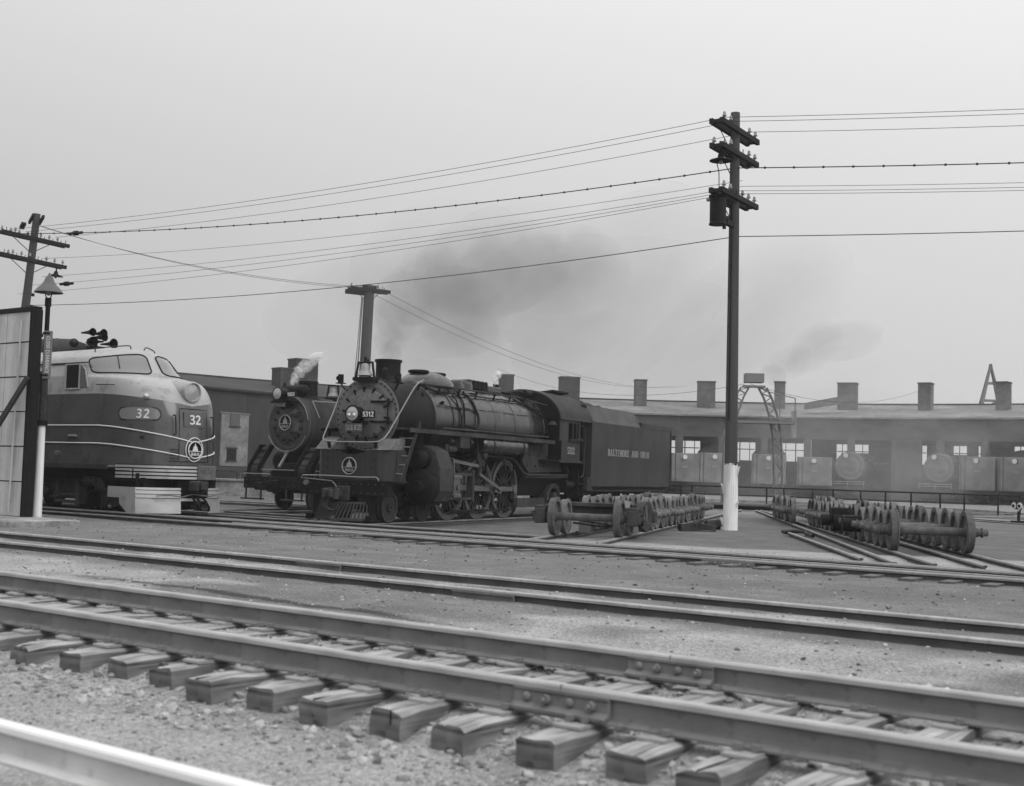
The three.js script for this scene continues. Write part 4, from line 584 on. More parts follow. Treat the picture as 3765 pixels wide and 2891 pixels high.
// ---------- tender ----------
const T = thing('locomotive_tender', 'long slab-sided tender heaped with coal behind locomotive 5312', 'tender', [-1.74, -0.05, 42.15], -115.5);
{
  const prof = [[-1.55, 1.12], [-1.55, 3.58], [1.55, 3.58], [1.55, 1.12]];
  part(T, 'tank', [bx(9.6, 2.47, 3.1, -12.65, 2.35, 0)], M.tank);
  part(T, 'coal_bunker', [ex('zy', [[-1.552, 3.57], [-1.2, 4.22], [-1.1, 4.22], [-1.38, 3.6], [1.38, 3.6], [1.1, 4.22], [1.2, 4.22], [1.552, 3.57]], 5.6, -13.45), ex('xy', [[-13.45, 3.57], [-13.45, 3.7], [-12.5, 4.2], [-12.4, 4.2], [-12.4, 3.57]], 2.4, -1.2)], mat('bunker_paint', 0.10, 0.7, 0, { map: streak }));
  part(T, 'water_hatch_deck', [ex('xy', [[-13.45, 3.575], [-13.45, 3.80], [-17.42, 3.76], [-17.42, 3.575]], 3.12, -1.56, 0.01)], M.tank);
  part(T, 'coal_heap', (() => { const g = new THREE.PlaneGeometry(5.0, 2.4, 90, 44); g.rotateX(-Math.PI / 2); const p = g.attributes.position; for (let i = 0; i < p.count; i++) { const x = p.getX(i), z = p.getZ(i); const e = sst(2.5, 1.2, Math.abs(x)) * sst(1.2, 0.5, Math.abs(z)); p.setY(i, 4.02 + 0.55 * e * (0.75 + 0.35 * (x / 2.5)) * (0.8 + 0.4 * fbm(x * 1.2 + 7, z * 1.2, 3, 301)) + 0.16 * (vnoise(x * 9, z * 9, 303) - 0.5) + 0.1 * (vnoise(x * 16, z * 16, 305) - 0.5)); } g.computeVertexNormals(); return mg(tr(g, -10.4, -0.1, 0)); })(), M.coal, undefined, 'stuff');
  part(T, 'front_bulkhead', [bx(0.3, 2.9, 2.7, -7.7, 2.75, 0), bx(0.4, 0.9, 3.0, -7.75, 1.5, 0)], M.soot);
  for (const s of [-1, 1]) { part(T, 'corner_post', bx(0.1, 2.5, 0.06, -7.9, 2.36, s * 1.57), M.tank); part(T, 'corner_post', bx(0.06, 2.5, 0.05, -17.42, 2.36, s * 1.57), M.tank); part(T, 'grab_iron', [tube([[-17.46, 1.4, s * 1.5], [-17.55, 1.45, s * 1.52], [-17.55, 3.4, s * 1.52], [-17.46, 3.45, s * 1.5]], 0.02)], M.soot); }
  part(T, 'lettering', mg(txt('BALTIMORE AND OHIO', 0.2, 'serif', 0.95, 0.012, 4.9)).rotateY(Math.PI).translate(-12.1, 2.42, -1.557), M.letter);
  part(T, 'frame_sill', [bx(9.7, 0.14, 2.7, -12.6, 1.02, 0), bx(9.7, 0.3, 0.12, -12.6, 0.95, -0.6), bx(9.7, 0.3, 0.12, -12.6, 0.95, 0.6)], M.soot);
  part(T, 'side_pipe', [tube([[-8.4, 0.95, -1.35], [-12, 0.93, -1.35], [-17.0, 0.95, -1.35]], 0.04), bx(0.5, 0.5, 0.3, -7.75, 1.2, -1.45)], M.dusty);
  const w = wheelDisc(0.42, 0.13);
  for (const cx of [-9.9, -15.4]) {
    for (const s of [-1, 1]) { part(T, 'truck_frame', [bx(3.6, 0.22, 0.14, cx, 0.62, s * 0.98), ...[-1.4, 0, 1.4].map(k => rbx(0.34, 0.36, 0.22, cx + k, 0.45, s * 1.02, 0.04))], M.soot); for (const k of [-1.4, 0, 1.4]) { const o = part(T, 'tender_wheel', w, M.dusty); o.position.set(cx + k, 0.42, s * 0.76); if (s < 0) o.rotation.y = Math.PI; } }
  }
}

// ---------- the older engine, number 1653 ----------
const K = thing('steam_locomotive', 'smaller steam locomotive numbered 1653 with high headlight and striped steps', 'locomotive', [-7.94, -0.05, 46], -124);
{
  const by = 3.07;
  part(K, 'boiler', [la('x', [[0, -9], [1.08, -9], [1.06, -4], [1.0, -2.2]], 48, 0, by, 0)], M.jacket);
  for (const x of [-2.2, -3.6, -5.2]) part(K, 'boiler_band', la('x', [[1.03, -0.04], [1.06, -0.03], [1.06, 0.03], [1.03, 0.04]], 48, x, by, 0), M.jacket);
  part(K, 'smokebox', lac('x', [[1.0, -2.2], [1.0, -0.2], [1.03, -0.18], [1.03, 0.02]], 56, 0, by, 0), M.dusty);
  const face = part(K, 'smokebox_front', lac('x', [[1.03, 0.02], [1.0, 0.06], [0.86, 0.07], [0.84, 0.05], [0, 0.08]], 56, 0, by, 0), mat('dusty_smokebox_front', 0.13, 0.75, 0, { map: grime }));
  const door = part(K, 'smokebox_door', [la('x', [[0.62, 0.07], [0.6, 0.12], [0.5, 0.16], [0.3, 0.2], [0, 0.22]], 44, 0, by, 0)], mat('dusty_smokebox_front'));
  for (let i = 0; i < 36; i++) { const a = i / 36 * 6.2832; part(face, 'bolt', boltHead(0.09, by + Math.sin(a) * 0.93, Math.cos(a) * 0.93, 0.022), M.dusty); }
  for (let i = 0; i < 14; i++) { const a = (i + 0.5) / 14 * 6.2832; part(door, 'clamp', [bx(0.07, 0.15, 0.07, 0, 0, 0), boltHead(0.06, 0.02, 0, 0.04)].map(g => g.rotateX(-a + Math.PI / 2).translate(0.13, by + Math.sin(a) * 0.64, Math.cos(a) * 0.64)), M.dusty); }
  for (const y of [0.3, -0.3]) part(K, 'door_hinge', [bx(0.05, 0.06, 0.5, 0.2, by + y, -0.42), cy('y', 0.05, 0.14, 0.18, by + y, -0.68)], M.dusty);
  for (const [a0, a1] of [[10, 78], [100, 172], [205, 335]]) part(K, 'rim_handrail', tube(arc(0, by, 1.0, a0, a1, 12).map(p => [0.16, p[1], p[0]]), 0.016, 40), M.rail_pipe);
  emblem(K, 0.29, 0.28, by + 0.03, 0, M.letter);
  const hl = part(K, 'headlight', [lac('x', [[0, 0.2], [0.16, 0.2], [0.21, 0.28], [0.21, 0.6], [0.235, 0.62], [0.235, 0.68], [0.2, 0.68]], 30, 0, 4.12, 0.06), bx(0.6, 0.06, 0.5, 0.35, 3.88, 0.05), bx(0.3, 0.05, 1.1, 0.25, 3.84, 0.1)], M.soot);
  part(hl, 'lens', la('x', [[0.2, 0.67], [0.1, 0.695], [0, 0.7]], 26, 0, 4.12, 0.06), M.lens);
  const nb = part(K, 'number_board', rbx(0.1, 0.19, 0.4, 0.42, 4.1, -0.42, 0.01), M.soot); part(nb, 'lettering', mg(txt('1653', 0.14, 'sans', 0.85)).rotateY(Math.PI / 2).translate(0.477, 4.1, -0.42), M.letterw);
  const np = part(K, 'number_plate', bx(0.03, 0.17, 0.46, 0.5, 3.74, 0.06), M.graphite); part(np, 'lettering', mg(txt('1653', 0.11, 'serif', 1.2)).rotateY(Math.PI / 2).translate(0.522, 3.74, 0.06), M.letter);
  part(K, 'feedwater_drum', [la('z', [[0, -0.62], [0.15, -0.6], [0.21, -0.5], [0.21, 0.5], [0.15, 0.6], [0, 0.62]], 26, -0.15, 4.27, 0), cy('y', 0.06, 0.2, -0.1, 4.45, 0.45)], M.soot);
  part(K, 'smokestack', lac('y', [[0.46, 4.0], [0.36, 4.14], [0.34, 4.6], [0.37, 4.6], [0.37, 4.66], [0.3, 4.66]], 32, -0.85, 0, 0), M.soot);
  part(K, 'bell', [lac('y', [[0.2, 4.2], [0.13, 4.32], [0.1, 4.46], [0, 4.52]], 22, -2.1, 0, -0.1)], mat('polished_bell', 0.27, 0.45, 0.2));
  part(K, 'bell_bracket', [bx(0.3, 0.14, 0.6, -2.1, 4.08, -0.1), bar([-2.1, 4.1, 0.2], [-2.1, 4.6, 0.12], 0.05), bar([-2.1, 4.1, -0.4], [-2.1, 4.6, -0.32], 0.05), bar([-2.1, 4.6, -0.34], [-2.1, 4.6, 0.14], 0.05)], M.soot);
  part(K, 'dome', lac('y', [[0.5, 4.0], [0.42, 4.2], [0.36, 4.5], [0.2, 4.6], [0, 4.62]], 28, -3.4, 0, 0), M.jacket);
  part(K, 'side_handrail', [tube([[-0.3, 3.9, -0.75], [-2.2, 3.92, -0.8], [-6, 3.95, -0.85]], 0.022), tube([[-0.3, 3.9, -0.75], [-0.3, 3.75, -0.85], [-0.4, 3.3, -1.02]], 0.022)], M.rail_pipe);
  part(K, 'smokebox_prop', [bar([0.05, 2.1, 0], [0.5, 1.5, 0], 0.07), tr(new THREE.SphereGeometry(0.05, 10, 8), 0.1, 2.05, 0.02)], M.bright);
  part(K, 'saddle', [ex('zy', [[-0.7, 0.9], [0.7, 0.9], [0.75, 2.2], [-0.75, 2.2]], 1.4, -2.1)], M.soot);
  for (const s of [-1, 1]) {
    part(K, 'steam_cylinder', [lac('x', [[0, -2.0], [0.46, -2.0], [0.46, -0.75], [0.5, -0.74], [0.5, -0.66], [0.4, -0.6], [0, -0.55]], 36, 0, 1.0, s * 1.2)], M.soot);
    part(K, 'valve_chest', [lac('x', [[0, -2.1], [0.28, -2.0], [0.28, -0.65], [0.32, -0.64], [0.32, -0.56], [0.22, -0.5], [0, -0.48]], 30, 0, 1.75, s * 1.05)], M.soot);
    part(K, 'running_board', [bx(8, 0.05, 0.5, -4.6, 2.35, s * 1.25)], M.dusty);
    const z0 = s > 0 ? 0.92 : -1.42;
    for (const z of [z0, z0 + 0.5]) part(K, 'step_stringer', [ex('xy', [[-0.35, 2.32], [0.05, 2.32], [0.6, 1.55], [0.66, 1.12], [0.42, 1.12], [0.36, 1.5], [-0.2, 2.25]].reverse(), 0.05, z, 0.01)], M.soot);
    for (let i = 0; i < 4; i++) part(K, 'tread', bx(0.2, 0.03, 0.44, 0.02 + 0.16 * i, 2.12 - 0.26 * i, z0 + 0.27), M.dusty);
    part(K, 'step_board', ex('xy', [[-0.1, 2.24], [0.48, 1.48], [0.52, 1.15], [0.5, 1.15], [0.46, 1.46], [-0.12, 2.22]].reverse(), 0.42, z0 + 0.06), M.dusty);
    part(K, 'front_footboard', [bx(0.28, 0.05, 0.92, 0.78, 0.36, s * 0.98), bx(0.05, 0.6, 0.05, 0.72, 0.62, s * 0.62), bx(0.05, 0.6, 0.05, 0.72, 0.62, s * 1.36)], M.dusty);
    part(K, 'leading_wheel', wheelDisc(0.42, 0.13), M.dusty).position.set(-0.6, 0.42, s * 0.76);
    for (const x of [-3.2, -4.9, -6.6]) part(K, 'driving_wheel', wheelDisc(0.8, 0.14), M.soot).position.set(x, 0.8, s * 0.76);
  }
  const bm = part(K, 'buffer_beam', [rbx(0.26, 0.4, 2.95, 0.62, 0.93, 0, 0.015), bx(0.7, 0.04, 2.7, 0.3, 1.14, 0)], M.soot);
  for (let i = 0; i < 10; i++) for (const y of [0.82, 1.04]) part(bm, 'rivet', boltHead(0.765, y, -1.32 + i * 0.293, 0.028), M.dusty);
  coupler(K, 0.76, 0.83, M.soot);
  part(K, 'deck_rail', [tube([[0.72, 1.0, 1.55], [0.8, 1.05, 1.6], [0.8, 1.22, 1.58], [0.8, 1.25, 1.4], [0.8, 1.25, 0.2], [0.8, 1.22, 0.1]], 0.018, 30), tube([[0.4, 1.2, 1.4], [0.45, 1.4, 1.36], [0.45, 1.4, -1.3]], 0.018, 30)], M.rail_pipe);
  part(K, 'front_plate', [bx(0.05, 0.45, 1.3, 0.25, 1.4, -0.3), tube([[0.2, 1.62, 0.3], [0.3, 1.64, -0.9]], 0.03)], M.soot);
  part(K, 'frame', [bx(9, 0.6, 1.0, -4.2, 1.1, 0), bx(3.0, 1.2, 2.6, -9.5, 2.0, 0)], M.soot);
  const cab = new THREE.Group(); cab.name = 'cab'; K.add(cab); part(cab, 'cab_side', [bx(2.2, 1.9, 0.05, -10.1, 2.8, -1.45), bx(2.2, 1.9, 0.05, -10.1, 2.8, 1.45)], M.tank); part(cab, 'cab_roof', ex('zy', [...arc(0, 3.6, 1.55, 178, 2, 20, 0.9), ...arc(0, 3.6, 1.5, 2, 178, 20, 0.85)], 2.8, -11.6), M.tank); part(cab, 'cab_front', bx(0.05, 2.6, 2.9, -9.0, 2.9, 0), M.soot);
}
// ---------- the diesel, number 32 ----------
const E = thing('diesel_locomotive', 'two-tone streamlined diesel locomotive numbered 32 with a rounded nose', 'locomotive', [-9.5, 0.08, 36.17], -37.3);
{
  const XB = -3.9, lerp = (a, b, t) => a + (b - a) * t;
  const C = [[0, .86, 1.30], [.15, .86, 2.0], [.3, .81, 2.6], [.42, .69, 3.06], [.5, .53, 3.34], [.56, .31, 3.56], [.61, .0, 3.72], [.66, -.40, 3.81], [.71, -.80, 3.87], [.82, -1.36, 4.52], [.87, -1.74, 4.66], [.93, -2.4, 4.74], [1, -3.9, 4.78]];
  const B = [[0, 1.55, 1.30], [.15, 1.55, 2.0], [.3, 1.55, 2.6], [.42, 1.55, 3.06], [.5, 1.55, 3.36], [.56, 1.55, 3.58], [.61, 1.55, 3.74], [.66, 1.55, 3.80], [.71, 1.54, 3.86], [.82, 1.38, 4.32], [.87, 1.24, 4.46], [.93, .94, 4.62], [1, 0, 4.78]];
  const at = (T_, v) => { let i = 0; while (i < T_.length - 2 && v > T_[i + 1][0]) i++; const p = T_[Math.max(0, i - 1)], a = T_[i], b = T_[i + 1], q = T_[Math.min(T_.length - 1, i + 2)], t = (v - a[0]) / (b[0] - a[0]); return [1, 2].map(k => { const m0 = (b[k] - p[k]) / Math.max(1e-6, b[0] - p[0]) * (b[0] - a[0]), m1 = (q[k] - a[k]) / Math.max(1e-6, q[0] - a[0]) * (b[0] - a[0]), t2 = t * t, t3 = t2 * t; return (2 * t3 - 3 * t2 + 1) * a[k] + (t3 - 2 * t2 + t) * m0 + (3 * t2 - 2 * t3) * b[k] + (t3 - t2) * m1; }); };
  // point of the nose skin: u -1..1 round from side to side, v 0..1 from sill over the top
  function S(u, v, off = 0) {
    const f = (u, v) => { const [cx, cy_] = at(C, v), [bz, byy] = at(B, v), w = sst(0.6, 1, v), A = lerp(4.6, 2.6, w), Bq = lerp(2.7, 2.1, w), th = Math.abs(u) * Math.PI / 2, c = Math.pow(Math.max(0, Math.cos(th)), 2 / A), s = Math.pow(Math.sin(th), 2 / Bq), e = s * s; return V(XB + (cx - XB) * c, lerp(cy_, byy, e), Math.sign(u) * bz * s); };
    const p = f(u, v); if (!off) return p;
    const h = 1e-3, du = f(clamp(u + h, -1, 1), v).sub(f(clamp(u - h, -1, 1), v)), dv = f(u, clamp(v + h, 0, 1)).sub(f(u, clamp(v - h, 0, 1))); const n = dv.cross(du).normalize(); if (n.dot(V(1, 0.3, Math.sign(u) || 0)) < 0) n.negate(); return p.add(n.multiplyScalar(off));
  }
  const vAtY = (u, y) => { let a = 0, b = 0.75; for (let k = 0; k < 24; k++) { const m = (a + b) / 2; if (S(u, m).y < y) a = m; else b = m; } return (a + b) / 2; };
  // nearest u on the near side for a wanted X
  const uAtX = (x, v) => { let a = 0, b = 1; for (let k = 0; k < 24; k++) { const m = (a + b) / 2; if (S(m, v).x > x) a = m; else b = m; } return (a + b) / 2; };
  const US = []; for (let i = 0; i <= 120; i++) { const t = i / 60 - 1; US.push(Math.sign(t) * (1 - Math.pow(1 - Math.abs(t), 1.7)) * 0.55 + t * 0.45); }
  function patch(us, v0, v1, nv, off = 0) {
    const pos = [], idx = [], w = us.length; for (let j = 0; j <= nv; j++) for (const u of us) { const a = typeof v0 === 'function' ? v0(u) : v0, b = typeof v1 === 'function' ? v1(u) : v1; const p = S(u, a + (b - a) * j / nv, off); pos.push(p.x, p.y, p.z); }
    for (let j = 0; j < nv; j++) for (let i = 0; i + 1 < w; i++) { const a = j * w + i; idx.push(a, a + 1, a + w, a + 1, a + w + 1, a + w); }
    const g = new THREE.BufferGeometry(); g.setAttribute('position', new THREE.Float32BufferAttribute(pos, 3)); g.setIndex(idx); g.computeVertexNormals(); return mg(g);
  }
  const curve = (y0, dip, wdt) => u => { const p = Math.abs(S(u, 0.2).z) / 1.55, side = S(u, 0.2).x; const k = side > -1.3 ? sst(-1.4, 0.86, side) * 0.25 + Math.pow(1 - Math.min(1, p), 1.0) * 0.75 : 0; return vAtY(u, y0 - dip * k); };
  const split = u => curve(3.30, 0.30, 1)(u);
  part(E, 'lower_nose', patch(US, 0, split, 26), M.blue);
  part(E, 'upper_nose', patch(US, split, 1, 44), M.grey);
  const ln = (y0, dip) => US.filter(u => u > -0.75).map(u => { const p = S(u, curve(y0, dip)(u), 0.012); return [p.x, p.y, p.z]; });
  for (const [y0, dip] of [[2.40, 0.42], [1.90, 0.36]]) { const pts = ln(y0, dip); pts.push([-9, y0, 1.562]); part(E, 'cream_stripe', tube(pts, 0.02, 220, 6), M.lettere); }
  // straight body behind the nose
  const lowB = [[1.55, 1.30], [1.55, 3.30]], upB = [[1.55, 3.30], ...B.slice(5).map(b => [b[1], b[2]])];
  const shell = (o, x0, x1) => { const g = []; for (let i = 0; i + 1 < o.length; i++) for (const s of [-1, 1]) { const a = o[i], b = o[i + 1]; const q = new THREE.BufferGeometry(); const P = [[x0, a[1], s * a[0]], [x1, a[1], s * a[0]], [x1, b[1], s * b[0]], [x0, b[1], s * b[0]]]; q.setAttribute('position', new THREE.Float32BufferAttribute([0, 1, 2, 0, 2, 3].flatMap(k => P[k]), 3)); q.computeVertexNormals(); g.push(q); } return mg(g); };
  part(E, 'lower_body', shell(lowB, -14, XB), M.blue); part(E, 'upper_body', shell(upB, -14, XB), M.grey);
  part(E, 'body_core', [bx(15, 2.2, 2.6, -9.3, 2.4, 0), bx(10, 1.2, 2.2, -9.2, 3.9, 0)], M.hole);
  part(E, 'roof_casing', [la('x', [[0, -12], [0.44, -12], [0.46, -6.2], [0.40, -5.2], [0.25, -4.6], [0, -4.5]], 28, 0, 4.74, 0)], M.dusty); part(E, 'exhaust_band', la('x', [[0.455, -7.0], [0.462, -6.9], [0.45, -5.9], [0.44, -5.85]], 28, 0, 4.74, 0), M.soot);
  // windscreen panes with their gaskets
  const loop = (u0, u1, v0, v1, n = 10, r = 0.22) => { const o = []; const P = (a, b) => o.push([u0 + (u1 - u0) * a, v0 + (v1 - v0) * b]); const k = (cx, cy_, a0) => { for (let i = 0; i <= 4; i++) { const a = (a0 + i * 22.5) * D2R; P(cx + Math.cos(a) * r * 0.6, cy_ + Math.sin(a) * r); } }; k(r * 0.6, r, 180); for (let i = 1; i < n; i++) P(r * 0.6 + (1 - r * 1.2) * i / n, 0); k(1 - r * 0.6, r, 270); for (let i = 1; i < n; i++) P(1, r + (1 - 2 * r) * i / n); k(1 - r * 0.6, 1 - r, 0); for (let i = 1; i < n; i++) P(1 - r * 0.6 - (1 - r * 1.2) * i / n, 1); k(r * 0.6, 1 - r, 90); for (let i = 1; i < n; i++) P(0, 1 - r - (1 - 2 * r) * i / n); return o; };
  for (const [u0, u1] of [[0.045, 0.74], [-0.74, -0.045]]) {
    const w = new THREE.Group(); w.name = u0 > 0 ? 'windscreen' : 'windscreen_001'; E.add(w);
    const lp = loop(u0, u1, 0.718, 0.816); const pos = []; const cu = (u0 + u1) / 2, cv = 0.767;
    for (let ring = 0; ring < 6; ring++) for (let i = 0; i < lp.length; i++) { const q = (k, f) => { const l = lp[k % lp.length]; const p = S(cu + (l[0] - cu) * f, cv + (l[1] - cv) * f, 0.012); return [p.x, p.y, p.z]; }; const a = q(i, ring / 6), b = q(i + 1, ring / 6), c = q(i + 1, (ring + 1) / 6), d = q(i, (ring + 1) / 6); pos.push(...a, ...c, ...b, ...a, ...d, ...c); }
    const g = new THREE.BufferGeometry(); g.setAttribute('position', new THREE.Float32BufferAttribute(pos, 3)); g.computeVertexNormals(); part(w, 'pane', mg(g), M.glass);
    const fr = lp.map(l => { const p = S(l[0], l[1], 0.012); return V(p.x, p.y, p.z); }); part(w, 'gasket', new THREE.TubeGeometry(new THREE.CatmullRomCurve3(fr, true), 120, 0.022, 6, true), M.soot);
    const um = (u0 + u1) / 2, a = S(um, 0.81, 0.03), b = S(um * 1.05, 0.745, 0.03); part(w, 'wiper', rod([a.x, a.y, a.z], [b.x, b.y, b.z], 0.016), M.dusty);
  }
  for (const s of [-1, 1]) part(E, 'roof_handrail', tube([0.62, 0.6, 0.5, 0.36, 0.2, 0.12, 0.1].map((u, i) => { const p = S(u * s, 0.885, i === 0 || i === 6 ? 0.0 : 0.1); return [p.x, p.y, p.z]; }), 0.017, 40), M.dusty);
  part(E, 'side_handrail', [tube([[-9, 4.55, 1.12], [-5.2, 4.52, 1.16], [-5.0, 4.45, 1.2]], 0.016), ...[-8, -7, -6].map(x => bx(0.08, 0.12, 0.06, x, 4.48, 1.15))], M.dusty);
  // cluster of air horns on the roof
  const hn = new THREE.Group(); hn.name = 'air_horn_cluster'; hn.position.set(-3.9, 4.94, 0.05); hn.scale.setScalar(1.25); E.add(hn);
  part(hn, 'horn_stand', [bx(0.3, 0.1, 0.3, 0, -0.12, 0), cy('y', 0.05, 0.3, 0, 0, 0)], M.truck);
  for (const [x, y, z, a, R] of [[0.1, 0.02, -0.32, 0.1, .13], [0.25, 0.0, 0.3, -0.25, .12], [-0.05, 0.26, -0.14, 0.05, .11], [-0.05, 0.26, 0.16, 0, .1], [-0.25, 0.0, 0.42, 2.6, .11], [-0.2, 0.06, -0.1, 3.3, .1], [0.2, 0.14, 0.02, 0.2, .1]]) { const h = la('x', [[0.02, -0.3], [0.035, -0.1], [0.06, 0.06], [R, 0.16], [R * 0.9, 0.16], [0.04, 0.0]], 18); h.rotateY(a).translate(x, y, z); part(hn, 'horn', mg(h), M.truck); }
  // headlight on its raised mount
  const hc = S(0, 0.515), hl = part(E, 'headlight', [lac('x', [[0.40, -0.5], [0.33, -0.1], [0.30, 0.10], [0.295, 0.2], [0.255, 0.22], [0.235, 0.17]], 40, hc.x + 0.03, 3.40, 0)], M.grey);
  part(hl, 'lens', la('x', [[0.24, 0.165], [0.12, 0.195], [0, 0.2]], 32, hc.x + 0.03, 3.40, 0), mat('headlight_glass', 0.36, 0.15, 0.2, { clearcoat: 1 }));
  // side cab window, door edge, number lights
  const sw = new THREE.Group(); sw.name = 'side_window'; E.add(sw);
  part(sw, 'opening', bx(0.62, 0.68, 0.02, -2.72, 3.80, 1.545), M.hole); part(sw, 'pane', ex('xy', [[-2.38, 3.46], [-2.0, 3.5], [-2.14, 3.98], [-2.3, 4.12], [-2.38, 4.13]], 0.02, 1.54), M.glass);
  part(sw, 'window_frame', [bx(0.05, 0.74, 0.05, -3.06, 3.8, 1.55), bx(0.05, 0.72, 0.05, -2.39, 3.8, 1.55), bx(0.74, 0.04, 0.06, -2.72, 3.45, 1.55), bx(0.74, 0.04, 0.05, -2.72, 4.15, 1.54), bar([-1.98, 3.48, 1.55], [-2.14, 3.98, 1.545], 0.03), bar([-2.14, 3.98, 1.545], [-2.38, 4.15, 1.53], 0.03), bx(0.1, 0.02, 0.1, -2.72, 3.43, 1.58)], M.grey);
  part(E, 'rain_gutter', bx(7.5, 0.03, 0.05, -5.9, 4.2, 1.46), M.dusty);
  const dr = new THREE.Group(); dr.name = 'cab_door'; E.add(dr); part(dr, 'door_leaf', rbx(0.72, 2.3, 0.03, -4.35, 2.85, 1.555, 0.01), M.blue); part(dr, 'door_window', rbx(0.5, 0.62, 0.02, -4.35, 3.65, 1.575, 0.01), M.hole); part(dr, 'grab_iron', [rod([-3.88, 1.5, 1.62], [-3.88, 3.9, 1.62], 0.018), rod([-4.82, 1.5, 1.62], [-4.82, 3.9, 1.62], 0.018)], M.dusty);
  // oval number light on the near shoulder
  const nl = new THREE.Group(); nl.name = 'number_light'; E.add(nl);
  const on = (x, y, off) => { const v = vAtY(0.5, y), u = uAtX(x, v); return S(u, v, off); };
  const ovO = []; for (let i = 0; i < 40; i++) { const a = i / 40 * 6.2832, cx = 0.48, r = 0.165; const sx = Math.cos(a), sy = Math.sin(a); ovO.push([(sx > 0 ? cx : -cx) * 1 + sx * r, sy * r]); }
  // run along the skin: centre at arc position
  const arcU = []; { let prev = null, l = 0; for (let i = 0; i <= 400; i++) { const u = 1 - i / 400, p = S(u, 0.35); if (prev) l += p.distanceTo(prev); arcU.push([l, u, p.x]); prev = p; } }
  const l0 = arcU.find(a => a[2] > -0.62)[0]; const uAtL = l => { const k = arcU.findIndex(a => a[0] > l); return arcU[k < 0 ? 400 : k][1]; };
  const pS = (dx, y, off) => { const u = uAtL(l0 + dx); const p = S(u, vAtY(u, y), off); return p; };
  { const pos = [], f = ovO.map(o => pS(o[0] + 0.62, 2.74 + o[1], 0.014)); const strips = 16; for (let i = 0; i < strips; i++) { const row = (t) => { const x = -0.645 + 1.29 * t, h = Math.abs(x) < 0.48 ? 0.165 : Math.sqrt(Math.max(0, 0.165 ** 2 - (Math.abs(x) - 0.48) ** 2)); return [pS(x + 0.62, 2.74 - h, 0.014), pS(x + 0.62, 2.74 + h, 0.014)]; }; const [a, b] = row(i / strips), [c, d] = row((i + 1) / strips); for (const p of [a, c, b, b, c, d]) pos.push(p.x, p.y, p.z); } const g = new THREE.BufferGeometry(); g.setAttribute('position', new THREE.Float32BufferAttribute(pos, 3)); g.computeVertexNormals(); part(nl, 'pane', mg(g), mat('number_glass', 0.2, 0.1, 0, { clearcoat: 1, clearcoatRoughness: 0.04 })); part(nl, 'number_frame', new THREE.TubeGeometry(new THREE.CatmullRomCurve3(f, true), 100, 0.018, 6, true), M.dusty); }
  const place = (str, h, l, y, off, sx) => { const p = pS(l, y, off), q = pS(l + 0.1, y, off), r = pS(l, y + 0.1, off); const X = q.clone().sub(p).normalize(), Y = r.clone().sub(p).normalize(), Z = X.clone().cross(Y).normalize(); Y.crossVectors(Z, X); const g = txt(str, h, 'sans', sx); g.applyMatrix4(new THREE.Matrix4().makeBasis(X, Y, Z)); return mg(g.translate(p.x, p.y, p.z)); };
  part(nl, 'lettering', [place('3', 0.26, 0.66, 2.74, 0.02, 0.85), place('2', 0.26, 0.88, 2.74, 0.02, 0.85)], M.lettere);
  // nose door with number panel, grab irons, emblem
  const xd = 0.87, dl = new THREE.Group(); dl.name = 'nose_door'; E.add(dl);
  const fx = y => S(0, vAtY(0, y)).x + 0.01;
  part(dl, 'door_seam', [rod([fx(1.45), 1.45, 0.5], [fx(2.9), 2.9, 0.46], 0.008), rod([fx(1.45), 1.45, -0.5], [fx(2.9), 2.9, -0.46], 0.008), rod([fx(2.92), 2.92, 0.46], [fx(2.92), 2.92, -0.46], 0.008), rod([fx(1.45), 1.45, 0.5], [fx(1.45), 1.45, -0.5], 0.008)], M.hole);
  part(dl, 'number_panel', [bx(0.02, 0.42, 0.66, fx(2.64) + 0.006, 2.63, 0.02, 0, 0, 0.1)], mat('number_panel_paint', 0.07, 0.3, 0, { clearcoat: 1, clearcoatRoughness: 0.1 }));
  part(dl, 'lettering', mg(txt('32', 0.27, 'sans', 0.95)).rotateY(Math.PI / 2).rotateZ(0.1).translate(fx(2.64) + 0.03, 2.62, -0.02), M.letterw);
  emblem(dl, 0.25, fx(1.78) + 0.05, 1.78, 0, M.lettere, 0.02); part(dl, 'emblem_surround', (() => { const g = new THREE.TorusGeometry(0.31, 0.016, 6, 40); g.scale(0.95, 1.06, 1).rotateY(Math.PI / 2); return tr(g, fx(1.8) + 0.01, 1.79, 0); })(), M.lettere);
  for (const z of [0.68, -0.62]) part(E, 'nose_grab_iron', tube([[fx(2.72) - 0.04, 2.72, z], [fx(2.68) + 0.06, 2.7, z], [fx(2.2) + 0.06, 2.2, z], [fx(2.2) - 0.04, 2.18, z]], 0.018, 20), M.truck);
  for (let i = 0; i < 5; i++) { const p = pS(1.5, 1.78 - 0.08 * i, 0.012), q = pS(1.74, 1.78 - 0.08 * i, 0.012); part(E, 'louvre', bar([p.x, p.y, p.z], [q.x, q.y, q.z], 0.03, 0.03), M.dusty); const r = S(-0.62, vAtY(-0.62, 1.78 - 0.08 * i), 0.012); part(E, 'louvre', bx(0.2, 0.03, 0.03, r.x, r.y, r.z, 0, 0.6), M.dusty); }
  { const p = pS(0.95, 3.2, 0.06); part(E, 'class_lamp', tr(new THREE.SphereGeometry(0.085, 16, 12), p.x, p.y, p.z), M.lens); }
  { const p = pS(0.75, 2.12, 0.02); part(E, 'jack_socket', [tr(new THREE.SphereGeometry(0.06, 10, 8), p.x, p.y, p.z)], M.dusty); }
